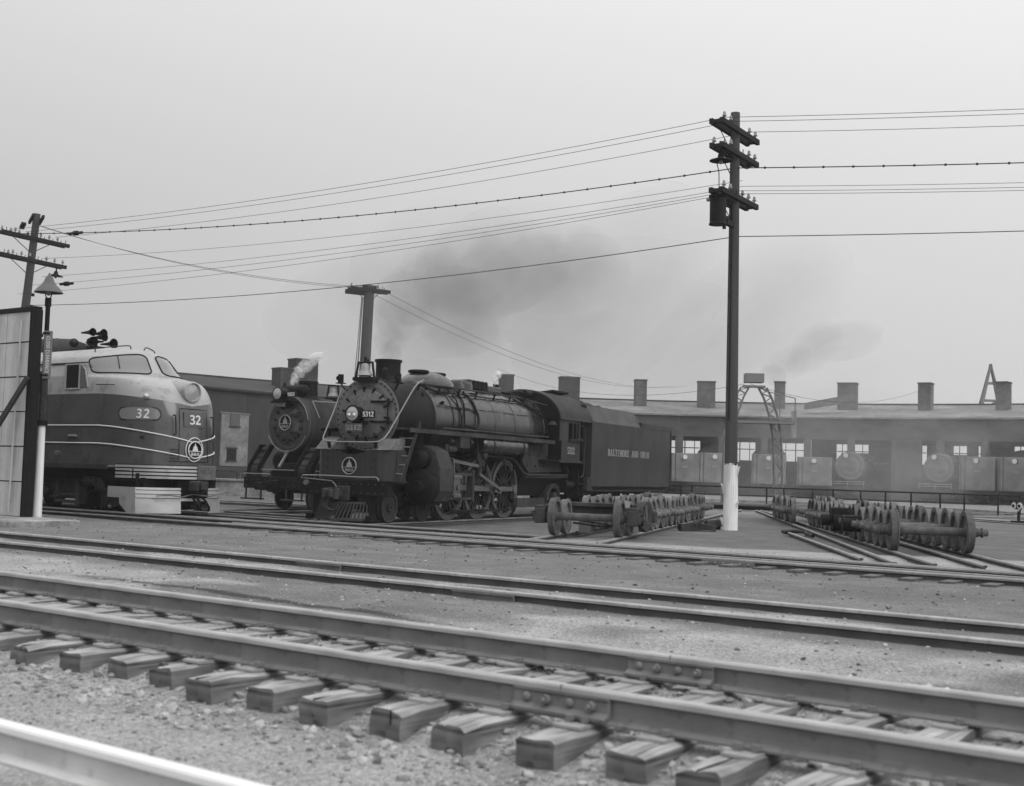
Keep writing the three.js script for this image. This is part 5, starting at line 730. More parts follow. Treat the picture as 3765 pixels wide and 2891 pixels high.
  { const p = S(-0.75, 0.43, 0.03); part(E, 'lift_lug', [tr(new THREE.SphereGeometry(0.06, 10, 8), p.x, p.y, p.z), bx(0.05, 0.5, 0.05, p.x, p.y - 0.5, p.z)], M.dusty); }
  part(E, 'cab_grab', [rod([-1.55, 3.55, 1.58], [-0.75, 3.53, 1.54], 0.014)], M.dusty);
  part(E, 'door_step', [bx(0.36, 0.03, 0.08, -2.55, 2.10, 1.58), ...Array.from({ length: 6 }, (_, i) => bx(0.02, 0.03, 0.02, -2.7 + i * 0.06, 2.13, 1.6))], M.letter);
  part(E, 'builder_plate', la('z', [[0.16, 0], [0.16, 0.015], [0, 0.02]], 20).scale(1, 0.5, 1).translate(-3.3, 1.6, 1.55), M.bright);
  // bright ribbed trim round the sill
  const sill = (y, off, h, m, n, u0, name) => part(E, name, (() => { const us = US.filter(u => u < u0); const pos = []; for (let i = 0; i + 1 < us.length; i++) { const q = (u, dy) => { const p = S(u, 0.02, off); return [p.x, y + dy, p.z]; }; const a = q(us[i], -h / 2), b = q(us[i + 1], -h / 2), c = q(us[i + 1], h / 2), d = q(us[i], h / 2); pos.push(...a, ...b, ...c, ...a, ...c, ...d); const a2 = S(us[i], 0.02, off - 0.06), b2 = S(us[i + 1], 0.02, off - 0.06); pos.push(...d, ...c, b2.x, y + h / 2, b2.z, ...d, b2.x, y + h / 2, b2.z, a2.x, y + h / 2, a2.z, ...a, b2.x, y - h / 2, b2.z, ...b, ...a, a2.x, y - h / 2, a2.z, b2.x, y - h / 2, b2.z); } const g = new THREE.BufferGeometry(); g.setAttribute('position', new THREE.Float32BufferAttribute(pos, 3)); g.computeVertexNormals(); return mg(g); })(), m);
  const uS = uAtL(l0 - 0.12);
  for (let i = 0; i < 4; i++) sill(1.29 - i * 0.098, 0.05, 0.062, M.alu, 0, uS, 'trim_strip'); sill(1.145, 0.015, 0.40, M.truck, 0, uS, 'trim_backing');
  part(E, 'coupler_cover', rbx(0.06, 0.40, 0.62, 0.93, 1.15, -0.42, 0.02), M.graphite);
  part(E, 'trim_handle', tube([[-0.5, 1.16, 1.6], [-0.5, 1.16, 1.66], [0.0, 1.16, 1.55], [0.0, 1.16, 1.48]], 0.014), M.truck);
  part(E, 'body_sill', [bx(12, 0.13, 0.06, -6.9, 1.25, 1.56)], M.dusty);
  part(E, 'underframe', [bx(14, 0.34, 2.7, -7, 1.05, 0), bx(1.7, 0.36, 2.5, -0.5, 0.80, 0)], M.truck);
  // pilot
  const plt = new THREE.Group(); plt.name = 'pilot'; E.add(plt);
  const pp = (z) => 0.84 - 0.62 * Math.pow(Math.abs(z) / 1.5, 2.2);
  const pan = (z0, z1, y0, y1, o = 0) => { const pos = []; const n = 14; for (let i = 0; i < n; i++) { const a = z0 + (z1 - z0) * i / n, b = z0 + (z1 - z0) * (i + 1) / n; const k0 = 0.10 * (0.7 - y0), k1 = 0.10 * (0.7 - y1); const P = [[pp(a) + k0 + o, y0, a], [pp(b) + k0 + o, y0, b], [pp(b) + k1 + o, y1, b], [pp(a) + k1 + o, y1, a]]; pos.push(...[0, 1, 2, 0, 2, 3].flatMap(k => P[k])); } const g = new THREE.BufferGeometry(); g.setAttribute('position', new THREE.Float32BufferAttribute(pos, 3)); g.computeVertexNormals(); return g; };
  part(plt, 'pilot_panel', [pan(0.36, 1.45, 0.02, 0.72), pan(-1.45, -0.62, 0.02, 0.72), pan(-0.62, 0.36, 0.36, 0.44)], M.alu);
  for (const y of [0.69, 0.58, 0.47]) { part(plt, 'pilot_rib', [pan(0.36, 1.45, y - 0.03, y + 0.03, 0.02), pan(-1.45, -0.62, y - 0.03, y + 0.03, 0.02)], M.alu); part(plt, 'rib_groove', [pan(0.36, 1.45, y - 0.046, y - 0.034, 0.008), pan(-1.45, -0.62, y - 0.046, y - 0.034, 0.008)], M.dusty); }
  part(plt, 'pilot_side', [ex('xy', [[-0.95, 0.72], [0.28, 0.72], [0.32, 0.02], [-0.05, 0.02], [-0.4, 0.25], [-0.42, 0.42], [-0.95, 0.42]], 0.04, 1.42), ex('xy', [[-0.95, 0.72], [0.28, 0.72], [0.32, 0.02], [-0.05, 0.02], [-0.4, 0.25], [-0.42, 0.42], [-0.95, 0.42]], 0.04, -1.46)], M.alu);
  part(plt, 'pilot_void', [bx(0.05, 1.0, 2.7, 0.15, 0.6, 0), bx(0.3, 0.42, 1.05, 0.62, 0.72, -0.12)], M.hole);
  part(plt, 'sill_skirt', patch(US, 0, 0.0001, 1).clone(), M.truck);
  coupler(E, 0.62, 0.78, M.dusty);
  part(E, 'air_hose', [tube([[0.86, 0.52, 0.1], [1.05, 0.45, 0.1], [1.12, 0.25, 0.0], [1.05, 0.12, -0.2]], 0.035, 24), tube([[0.86, 0.5, -0.3], [1.06, 0.4, -0.3], [1.1, 0.2, -0.42], [1.0, 0.1, -0.5]], 0.035, 24), tube([[0.86, 0.58, -0.1], [1.0, 0.4, -0.12], [1.06, 0.2, -0.2]], 0.03, 20)], M.truck);
  part(E, 'hose_fitting', [cy('z', 0.04, 0.3, 1.04, 0.14, -0.25), cy('x', 0.05, 0.16, 0.95, 0.3, -0.1), bx(0.08, 0.08, 0.5, 0.95, 0.22, -0.2)], M.dusty);
  part(E, 'uncoupling_rod', tube([[0.72, 0.5, 1.1], [0.95, 0.52, 0.8], [0.98, 0.48, 0.4], [1.0, 0.55, 0.1], [1.02, 0.5, -0.5], [0.95, 0.62, -1.1], [0.7, 0.6, -1.4]], 0.018, 40), M.bright);
  // leading truck
  const tk = new THREE.Group(); tk.name = 'leading_truck'; E.add(tk);
  part(tk, 'side_frame', [ex('xy', [[-1.0, 0.9], [-0.86, 0.55], [-0.84, 0.15], [-1.06, 0.06], [-1.1, 0.22], [-1.35, 0.22], [-1.4, 0.08], [-1.52, 0.08], [-1.56, 0.3], ...arc(-1.95, 0.28, 0.4, 0, 180, 12), [-2.4, 0.15], [-2.75, 0.12], [-2.8, 0.3], [-3.4, 0.3], [-3.6, 0.12], [-3.8, 0.12], ...arc(-4.3, 0.3, 0.42, 0, 180, 12), [-4.9, 0.2], [-5.5, 0.2], [-5.6, 0.9]], 0.12, 1.12, 0.02), bx(5, 0.5, 0.1, -3.3, 0.75, 1.05)], mat('truck_frame_paint', 0.05, 0.7, 0, { map: grime }));
  part(tk, 'swing_hanger', [bx(0.08, 0.8, 0.1, -2.62, 0.55, 1.28), bx(0.08, 0.6, 0.1, -3.62, 0.5, 1.28), rbx(1.0, 0.1, 0.16, -3.1, 0.22, 1.28, 0.02), rbx(0.7, 0.08, 0.12, -3.0, 0.42, 1.28, 0.02), tube([[-3.0, 1.1, 1.3], [-3.25, 0.6, 1.32], [-3.45, 0.36, 1.32], [-3.9, 0.34, 1.32]], 0.03, 24)], M.dusty);
  part(tk, 'brake_cylinder', [cy('x', 0.15, 0.5, -1.95, 0.85, 1.26), rbx(0.36, 0.3, 0.2, -1.55, 0.8, 1.26, 0.03), bx(0.5, 0.05, 0.08, -1.5, 0.62, 1.3), cy('x', 0.06, 0.3, -2.35, 0.9, 1.28)], M.dusty);
  part(tk, 'journal_box', [cy('z', 0.1, 0.12, -1.18, 0.42, 1.26), cy('z', 0.05, 0.16, -1.18, 0.42, 1.28), cy('z', 0.12, 0.12, -4.3, 0.5, 1.26)], M.dusty);
  const w = wheelDisc(0.46, 0.13); for (const x of [-1.2, -2.9, -4.6]) for (const s of [-1, 1]) { const o = part(tk, 'wheel', w, M.soot); o.position.set(x, 0.46, s * 0.76); if (s < 0) o.rotation.y = Math.PI; }
}
// ---------- wheelsets ----------
const ORD = 'nearest,second,third,fourth,fifth,sixth,seventh,eighth,ninth,tenth,eleventh,twelfth,thirteenth,fourteenth,fifteenth,sixteenth,seventeenth,eighteenth'.split(',');
{
  // axle lies along local z; wheels run along local x
  const wg = wheelDisc(0.42, 0.135);
  const axG = la('z', [[0, -1.17], [0.06, -1.17], [0.075, -1.15], [0.078, -0.98], [0.095, -0.96], [0.1, -0.83], [0.088, -0.66], [0.082, 0], [0.088, 0.66], [0.1, 0.83], [0.095, 0.96], [0.078, 0.98], [0.075, 1.15], [0.06, 1.17], [0, 1.17]], 24);
  const colG = [-1.05, 1.05].map(z => la('z', [[0.078, -0.02], [0.105, -0.015], [0.105, 0.015], [0.078, 0.02]], 22, 0, 0, z));
  const axleG = mg([axG, ...colG]);
  const proto = (() => { const t = thing('wheelset', 'wheelset', 'wheelset', [0, 0, 0], 0); const a = part(t, 'axle', axleG, M.rustw); a.position.y = 0.42; for (const s of [-1, 1]) { const w = part(t, 'wheel', wg, M.rustw); w.position.set(0, 0.42, s * 0.76); if (s < 0) w.rotation.y = Math.PI; } scene.remove(t); delete used.wheelset; return t; })();
  const rows = [
    { o: [1.785, 29.23], deg: 74.9, t: [0, 0.98, 3.55, 4.5, 5.4, 6.3, 7.2, 8.1, 9.0, 9.9, 10.8, 11.7, 12.6, 13.5, 14.5, 15.5, 16.4], g: 'wheelsets in the row left of the pole', where: 'in the row left of the pole', y: 0.10 },
    { o: [8.77, 26.7], deg: 83.5, t: [0, 0.92, 1.75, 2.85, 3.75, 4.65, 5.6, 6.55, 7.45, 8.35, 9.25, 10.15, 11.05, 11.95, 12.85, 13.75], g: 'wheelsets in the long right-hand row', where: 'in the long right row', y: 0.103 },
    { o: [10.07, 42.0], deg: 82.8, t: [0, 0.9, 1.8, 2.7, 3.6, 4.5, 5.4, 6.3, 7.2], g: 'wheelsets in the short far row', where: 'in the short far right row', y: 0.099 },
  ];
  rows.forEach((r, ri) => r.t.forEach((t, i) => {
    const a = r.deg * D2R, x = r.o[0] + Math.cos(a) * t, d = r.o[1] + Math.sin(a) * t, off = i ? rr(-0.03, 0.03) : 0;
    const o = copyThing(proto, 'wheelset', `rusty wheel and axle set, ${ORD[i]} ${i ? 'from the front ' : ''}${r.where}`, [x + Math.sin(a) * off, r.y, d - Math.cos(a) * off], r.deg + (i ? rr(-4, 4) : 0), r.g);
    const tone = [M.rustw, mat('browned_wheel_steel', 0.15, 0.85, 0, { map: grimeF2, bumpMap: rep(txBump, 2), bumpScale: 0.002 }), mat('pale_wheel_steel', 0.25, 0.85, 0, { map: grimeF2, bumpMap: rep(txBump, 2), bumpScale: 0.002 })][Math.floor(rnd() * 3)]; o.children.forEach(c => { if (c.isMesh) c.material = tone; if (c.name.startsWith('wheel')) c.rotation.z = rr(0, 6.28); }); const sc = rr(0.94, 1.05); if (i) o.scale.set(sc, sc, 1);
    if (ri === 0 && i === 0) { // axle boxes still on the nearest axle
      for (const s of [-1, 1]) { const jb = part(o, 'axle_box', [rbx(0.36, 0.34, 0.26, 0, 0.43, s * 1.06, 0.03), rbx(0.3, 0.1, 0.3, 0, 0.62, s * 1.05, 0.03), rbx(0.26, 0.24, 0.06, -0.02, 0.42, s * 1.21, 0.02)], M.dusty); for (const q of [-0.1, 0.1]) part(jb, 'bolt', cy('z', 0.02, 0.05, q, 0.5, s * 1.25, 0.02, 6), M.soot); }
    }
    if (ri === 1 && i === 6) part(o, 'gear_case', [cy('z', 0.3, 0.5, 0, 0.44, -1.02, 0.27, 24), rbx(0.5, 0.3, 0.4, 0, 0.62, -1.1, 0.05), cy('z', 0.15, 0.3, 0, 0.44, -1.38)], M.soot);
    if (ri === 1 && i === 4) part(o, 'gear_case', [cy('z', 0.2, 0.42, 0, 0.43, -1.02, 0.2, 22), rbx(0.3, 0.26, 0.3, 0, 0.5, -1.05, 0.05)], M.soot);
  }));
  // side casting and bolster of a dismantled truck amid the left row
  const a = 74.9 * D2R, P = t => [1.785 + Math.cos(a) * t, 0.10, 29.23 + Math.sin(a) * t];
  const tk = thing('truck_bolster', 'dark dismantled truck bolster lying across the left wheelset row', 'truck bolster', P(2.3), 74.9);
  part(tk, 'bolster', [rbx(0.5, 0.1, 2.0, 0, 0.66, 0, 0.02), rbx(0.4, 0.3, 1.7, 0.1, 0.46, 0, 0.03)], M.dusty); part(tk, 'brake_rod', [tube([[-0.5, 0.3, 0.65], [-0.6, 0.16, 0.1], [-0.5, 0.22, -0.7]], 0.025, 20), tube([[-0.4, 0.28, -0.6], [-0.5, 0.2, 0.2]], 0.02)], M.soot); part(tk, 'support_block', [bx(0.4, 0.34, 0.3, 0.1, 0.14, 0.5), bx(0.4, 0.34, 0.3, 0.1, 0.14, -0.5)], M.tieend);
  const sf = thing('truck_side_frame', 'cast truck side frame leaning by the right ends of the left wheelsets', 'truck side frame', P(1.55), 74.9);
  part(sf, 'side_frame', [ex('xy', [[-0.9, 0.62], [-0.55, 0.78], [0.3, 0.8], [0.75, 0.62], [0.9, 0.35], [0.6, 0.3], [0.3, 0.08], [-0.3, 0.08], [-0.6, 0.3], [-0.9, 0.35]].reverse(), 0.16, 1.0, 0.02, [[[-0.2, 0.3], [0.2, 0.3], [0.2, 0.6], [-0.2, 0.6]]]), rbx(0.3, 0.28, 0.3, 0.75, 0.42, 1.1, 0.04)], M.dusty); part(sf, 'spring_nest', [0, 0.13, -0.13].map(q => cy('y', 0.06, 0.3, q, 0.3, 1.08)), M.soot);
  part(sf, 'brake_lever', [bar([-0.6, 0.7, 1.2], [-0.95, 0.25, 1.3], 0.05, 0.1), bar([-0.95, 0.25, 1.3], [-1.1, 0.2, 1.2], 0.06)], M.dusty);
}
// ---------- poles and wires ----------
function woodPole(t, h, r0, r1, lean = 0) { const pts = []; for (let i = 0; i <= 10; i++) pts.push([r0 + (r1 - r0) * i / 10, h * i / 10 - 0.3 * (i === 0)]); pts.push([0, h + 0.02]); return part(t, 'post', la('y', pts, 20), M.pole); }
function crossarm(t, y, half, nPins, dbl = 0.16, len0 = -half) {
  // arms run along local z; wires along local x
  const g = new THREE.Group(); g.name = 'crossarm_pair'; const c = t.children.filter(o => o.name.startsWith('crossarm_pair')).length; if (c) g.name += '_' + String(c).padStart(3, '0'); t.add(g);
  for (const s of [-1, 1]) part(g, 'crossarm', rbx(0.12, 0.16, half * 2, s * dbl, y, 0, 0.012), M.poledark);
  for (const z of [-half + 0.12, half - 0.12]) part(g, 'spacer_block', bx(dbl * 2, 0.1, 0.12, 0, y, z), M.poledark);
  for (let i = 0; i < nPins; i++) { const z = (i + 0.5 - nPins / 2) * (2 * half - 0.2) / (nPins - 0.5); if (Math.abs(z) < 0.18) continue; for (const s of [-1, 1]) { if (hash(i, Math.round(y * 10), s + 5) < 0.3) continue; const pin = part(g, 'insulator_pin', cy('y', 0.014, 0.16, s * dbl, y + 0.14, z), M.poledark); if (hash(i, Math.round(y * 10), s + 8) < 0.6) part(pin, 'insulator', la('y', [[0, 0.3], [0.03, 0.3], [0.045, 0.25], [0.035, 0.22], [0.06, 0.2], [0.06, 0.16], [0.02, 0.15]].reverse(), 14, s * dbl, y - 0.01, z), M.porcelain); } }
  for (const s of [-1, 1]) part(g, 'brace', bar([0.16 * 1, y - 0.06, s * half * 0.55], [0.1, y - 0.62, 0], 0.012, 0.03), M.soot);
}
function shadeLamp(parent, x, y, z, R = 0.34) { part(parent, 'lamp_shade', la('y', [[R, 0], [R * 0.97, 0.02], [R * 0.5, 0.07], [R * 0.3, 0.1], [R * 0.24, 0.2], [R * 0.1, 0.24], [R * 0.09, 0.34], [0, 0.36]], 26, x, y, z), M.soot); part(parent, 'lamp_bulb', tr(new THREE.SphereGeometry(R * 0.2, 12, 8), x, y - 0.03, z), M.porcelain); }
// yard direction = local x (142.7 deg = to the far left), arms along local z
const pole = thing('utility_pole', 'tall wooden utility pole with whitewashed base, transformer and lamp', 'utility pole', [6.43, 0, 37.16], 148);
{
  pole.rotation.z = -0.006; woodPole(pole, 12.3, 0.195, 0.135);
  crossarm(pole, 11.72, 1.43, 6); crossarm(pole, 11.02, 1.4, 6); crossarm(pole, 9.72, 1.4, 6);
  const tf = part(pole, 'transformer', [lac('y', [[0, 8.78], [0.255, 8.78], [0.255, 8.82], [0.235, 8.84], [0.235, 9.56], [0.265, 9.57], [0.265, 9.64], [0.1, 9.68], [0, 9.68]], 30, 0.1, 0, -0.98)], M.soot);
  part(tf, 'bushing', [cy('y', 0.05, 0.2, 0.2, 9.75, -0.92), cy('y', 0.05, 0.2, 0.0, 9.75, -1.05), cy('x', 0.06, 0.16, 0.36, 9.55, -0.98)], M.porcelain);
  part(pole, 'transformer_bracket', [bx(0.08, 1.0, 0.08, 0.1, 9.25, -0.5), bx(0.1, 0.1, 0.7, 0.1, 9.5, -0.4), bx(0.1, 0.1, 0.6, 0.1, 9.1, -0.45), bx(0.14, 0.14, 0.62, 0, 8.92, -0.35)], M.poledark);
  const lm = new THREE.Group(); lm.name = 'pole_lamp'; pole.add(lm); shadeLamp(lm, 0, 10.62, -1.05, 0.33); part(lm, 'lamp_arm', [tube([[0, 10.9, -0.1], [0, 10.98, -0.6], [0, 11.0, -1.05], [0, 10.85, -1.05]], 0.025, 20)], M.soot);
  part(pole, 'lead_wire', [tube([[0.1, 9.7, -0.92], [0.1, 10.3, -0.94], [0.1, 10.55, -1.1], [0.1, 10.57, -1.4]], 0.014, 24), tube([[0, 9.6, -0.2], [0, 8.0, -0.19], [0, 3.2, -0.215]], 0.018, 20)], M.soot);
  for (let i = 0; i < 13; i++) part(pole, 'step_bolt', tube([[0, 3.2 + i * 0.45, (i % 2 ? 1 : -1) * 0.15], [0, 3.2 + i * 0.45, (i % 2 ? 1 : -1) * 0.34], [0, 3.24 + i * 0.45, (i % 2 ? 1 : -1) * 0.35]], 0.011, 6, 6), M.soot);
  // whitewashed lower part with a ragged upper edge and splintered slivers
  const g = new THREE.CylinderGeometry(0.20, 0.212, 2.1, 48, 22, true), p = g.attributes.position; for (let i = 0; i < p.count; i++) { const a = Math.atan2(p.getZ(i), p.getX(i)), y = p.getY(i); let k = 1 + 0.05 * (fbm(a * 2.5 + 9, y * 1.2, 3, 601) - 0.5); if (y > 0.98) p.setY(i, y - 0.38 * fbm(a * 5 + 3, 1, 3, 607)); p.setX(i, p.getX(i) * k); p.setZ(i, p.getZ(i) * k); } g.computeVertexNormals();
  const wb = part(pole, 'whitewashed_base', mg(tr(g, 0, 0.98, 0)), M.white);
  for (const [a, y, h, o] of [[150, 1.82, 0.4, 0.08], [-35, 1.32, 0.45, 0.10], [-30, 0.32, 0.35, 0.10], [160, 0.82, 0.3, 0.08], [-40, 0.06, 0.3, 0.05]]) { const th = (a + 37) * D2R; part(wb, 'splinter', mg(ex('xy', [[0.16, y - h], [0.2 + o, y], [0.215 + o, y + 0.04], [0.16, y - 0.05]], 0.05, -0.025).rotateY(-th)), M.white); }
  part(pole, 'tin_tag', bx(0.01, 0.07, 0.07, -0.205, 2.02, 0.03), M.letterw);
}
const pole2 = thing('utility_pole', 'leaning wooden utility pole with wide crossarms behind the metal screen', 'utility pole', [-21.6, 0, 54.7], 142.7);
{
  woodPole(pole2, 12.1, 0.24, 0.15); pole2.rotation.order = 'ZYX'; pole2.rotation.z = -0.07; const g = pole2;
  crossarm(g, 11.0, 1.62, 8, 0.18); crossarm(g, 10.05, 1.6, 8, 0.18);
  const top = new THREE.Group(); top.name = 'dead_end_arms'; top.position.y = 11.85; top.rotation.y = 62 * D2R; g.add(top); for (const s of [-1, 1]) part(top, 'crossarm', rbx(0.11, 0.14, 2.3, s * 0.2, 0, 0, 0.012), M.poledark); for (const z of [-0.3, 0.3, 0.8]) part(top, 'strain_insulator', cy('x', 0.08, 0.2, 0.5, -0.32, z), M.soot);
  shadeLamp(g, 0, 9.6, 1.25, 0.33); for (const y of [7.6, 8.1, 8.6]) part(g, 'bracket', bx(0.12, 0.12, 0.2, 0, y, 0.22), M.soot);
}
const pole3 = thing('utility_pole', 'short wooden pole with one crowded crossarm behind the steam locomotives', 'utility pole', [-6.85, 0, 58], 115);
{ woodPole(pole3, 9.85, 0.27, 0.23); pole3.rotation.order = 'ZYX'; pole3.rotation.z = -0.02; crossarm(pole3, 9.62, 0.95, 8, 0.2); part(pole3, 'cable_riser', [rod([-0.06, 5, -0.38], [-0.02, 9.3, -0.30], 0.03), rod([-0.06, 5, -0.5], [-0.02, 9.3, -0.34], 0.02)], M.bright); part(pole3, 'junction_box', [bx(0.3, 0.3, 0.6, 0, 9.7, 0), bx(0.2, 0.2, 0.9, 0.2, 9.5, -0.6)], M.poledark); }
// wires hang between named points (x, y, distance)
function wire(label, a, b, sag, r = 0.008, name = 'overhead_wire', hang = 0) {
  const t = thing(name, label, name === 'cable' ? 'cable' : 'wire', [0, 0, 0], 0, name === 'cable' ? undefined : 'overhead wires'); const pts = []; const N = 30; for (let i = 0; i <= N; i++) { const k = i / N; pts.push(V(a[0] + (b[0] - a[0]) * k, a[1] + (b[1] - a[1]) * k - 4 * sag * k * (1 - k), -(a[2] + (b[2] - a[2]) * k))); }
  part(t, 'strand', mg(new THREE.TubeGeometry(new THREE.CatmullRomCurve3(pts), 60, r, 5)), M.wire);
  for (let i = 1; i < hang; i++) { const p = new THREE.CatmullRomCurve3(pts).getPoint(i / hang); part(t, 'hanger', bx(0.05, 0.06, 0.05, p.x, p.y, p.z), M.wire); }
  return t;
}
{
  const A = (z, y) => { const a = 148 * D2R; return [6.45 + Math.sin(a) * z, y, 37.16 - Math.cos(a) * z]; };     // on the main pole's arms
  const B = (z, y) => { const a = 142.7 * D2R; return [-20.85 + Math.sin(a) * z, y, 54.7 - Math.cos(a) * z]; };    // on the left pole's arms
  const F = (z, y) => { const p = A(z, y); return [p[0] + 0.955 * 30, y, p[2] - 0.297 * 30]; };                  // towards the next pole, out of frame
  const nm = ['topmost', 'second', 'third'];
  [[0.95, 11.95], [-0.35, 11.95], [-0.95, 11.92]].forEach(([z, y], i) => { wire(`${nm[i]} thin wire climbing from the left pole to the main pole`, A(z, y), B(z * 1.1, 11.22), 0.35); wire(`${nm[i]} thin wire leaving the main pole towards the right edge`, A(z, y), F(z, y + 0.05), 0.3); });
  wire('heavy cable with hangers sagging from left pole to main pole', A(-0.1, 10.62), B(-1.5, 10.95), 0.5, 0.016, 'cable', 40); wire('heavy cable with hangers from main pole to right edge', A(-0.1, 10.62), F(-0.1, 10.75), 0.3, 0.016, 'cable', 36);
  wire('faint wire just under the heavy cable on the left span', A(0.4, 10.35), B(0.5, 10.2), 0.4, 0.007);
  [[0.5, 10.2, 9.4], [-0.3, 9.9, 8.9], [-0.6, 9.75, 8.5]].forEach(([z, y, yb], i) => { wire(`${['upper', 'middle', 'lower'][i]} faint wire of the low trio across the left sky`, A(z, y), B(z, yb), 0.35, 0.007); wire(`${['upper', 'middle', 'lower'][i]} faint wire right of the main pole above the transformer`, A(z, y), F(z, y + 0.1), 0.3, 0.007); });
  wire('twisted messenger strand running low from main pole to left edge', A(0, 8.6), [-21.05, 8.05, 54.5], 0.45, 0.013); wire('twisted messenger strand running low from main pole to right edge', A(0, 8.6), F(0, 9.1), 0.25, 0.013);
  for (const [z, k] of [[-0.6, 'left'], [0.6, 'right']]) { wire(`${k} wire of the pair from left pole down to the middle pole`, [-20.5, 11.5, 54.4 + z * 0.4], [-6.65 + z * 0.6, 9.75, 58 - z * 0.3], 0.5, 0.009); wire(`${k} wire of the pair sagging from middle pole to the roundhouse`, [-6.65 + z * 0.6, 9.75, 58 - z * 0.3], [15.5 + z, 10.0, 118], 1.6, 0.009); }
  wire('long wire along the roundhouse stacks to the lattice arch', [13.9, 7.2, 76], [-1.5, 11.5, 122], 1.5, 0.012); wire('wire from the lattice arch to the right-hand stacks', [14.2, 7.2, 76], [39, 10.6, 121], 1.2, 0.012);
  for (const [p, q] of [[[-18.2, 10.85, 52.3], 1], [[-18.9, 8.9, 53.5], 1]]) { const t = thing('strain_insulator', p[1] > 10 ? 'small dark insulator beads on the cable near the left pole' : 'small dark insulator beads on the faint wire below the left cable', 'insulator', p, 150); part(t, 'bead', la('x', [[0.02, -0.4], [0.06, -0.38], [0.06, -0.22], [0.02, -0.2], [0.02, -0.12], [0.1, -0.1], [0.1, 0.1], [0.02, 0.12], [0.02, 0.2], [0.06, 0.22], [0.06, 0.38], [0.02, 0.4]], 12), M.soot); }
}
// ---------- metal screen and lamp post beside the diesel ----------
{
  const t = thing('metal_screen', 'tall pale sheet-metal screen with dark frame at the left edge', 'screen', [-11.16, 0.12, 29.64], -37.3);
  for (let r = 0; r < 6; r++) for (let c = 0; c < 24; c++) part(t, 'metal_panel', rbx(0.985, 0.79, 0.02, -0.62 - c * 1.0, 0.42 + r * 0.815, 0.012 + 0.006 * hash(r, c, 3), 0.006), M.sheet);
  part(t, 'backing_frame', [bx(24.2, 4.8, 0.03, -12.1, 2.42, -0.03)], M.soot);
  for (let r = 0; r < 7; r++) part(t, 'joint_strip', bx(24, 0.025, 0.03, -12.1, 0.02 + r * 0.815, 0.01), M.soot);
  part(t, 'end_post', [rbx(0.14, 4.85, 0.22, 0.0, 2.42, -0.05, 0.015), bx(0.04, 4.8, 0.04, -0.11, 2.4, 0.03)], M.soot); part(t, 'top_rail', rbx(24.4, 0.12, 0.22, -12.16, 4.86, -0.05, 0.015), M.soot);
  part(t, 'brace', bar([0.02, 3.25, 0.12], [-1.9, 0.4, 0.7], 0.09, 0.1), M.dusty);
  part(t, 'ladder_pipe', [rod([-0.55, 0.1, 0.09], [-0.42, 4.6, 0.09], 0.022), ...Array.from({ length: 9 }, (_, i) => rod([-0.62 + i * 0.012, 0.4 + i * 0.42, 0.04], [-0.5 + i * 0.012, 0.4 + i * 0.42, 0.1], 0.014))], M.sheet);
  const f = thing('concrete_footing', 'low stained concrete footing under the screen and lamp post', 'footing', [-11.3, 0, 29.5], -37.3); part(f, 'slab', [rbx(7.5, 0.2, 1.7, -2.0, 0.04, 0.35, 0.03), rbx(5.3, 0.3, 1.2, -2.3, -0.02, 1.55, 0.05)], M.stone);
}
{
  const t = thing('yard_lamp', 'slender yard lamp post with bell shade and CLOSE CLEARANCE sign', 'lamp post', [-11.12, 0.12, 30.3], 18);
  part(t, 'white_base', cy('y', 0.105, 2.25, 0, 1.12, 0, 0.085, 20), M.white); part(t, 'base_collar', cy('y', 0.13, 0.12, 0, 2.22, 0), M.soot);
  part(t, 'upper_pipe', cy('y', 0.085, 1.1, 0, 2.78, 0, 0.075, 16), M.dusty); part(t, 'thin_pipe', [cy('y', 0.055, 2.0, 0, 4.15, 0), cy('y', 0.075, 0.2, 0, 5.1, 0)], M.soot);
  const sg = part(t, 'clearance_sign', rbx(0.19, 1.14, 0.04, 0.05, 3.84, 0.10, 0.01), mat('sign_paint', 0.17, 0.7)); const L1 = mg(txt('CLOSE CLEARANCE', 0.085, 'sans', 0.86).rotateZ(-Math.PI / 2).translate(0.05, 3.84, 0.125)); part(sg, 'lettering', L1, M.letterw);
  part(t, 'sign_clamp', [bx(0.16, 0.05, 0.16, 0, 4.35, 0.05), bx(0.16, 0.05, 0.16, 0, 3.35, 0.05), cy('x', 0.04, 0.1, -0.12, 4.3, 0)], M.soot);
  const h = part(t, 'lamp_shade', la('y', [[0.335, 5.33], [0.32, 5.36], [0.24, 5.46], [0.19, 5.5], [0.12, 5.6], [0.085, 5.7], [0.04, 5.74], [0.02, 5.8], [0, 5.81]], 30), mat('enamel_shade', 0.10, 0.45)); part(h, 'lamp_bulb', tr(new THREE.SphereGeometry(0.07, 14, 10), 0, 5.33, 0), M.porcelain);
  part(t, 'yoke', [tube([[-0.07, 5.34, 0], [-0.06, 5.24, 0], [0, 5.18, 0], [0.06, 5.24, 0], [0.07, 5.34, 0]], 0.014, 20)], M.soot);
}
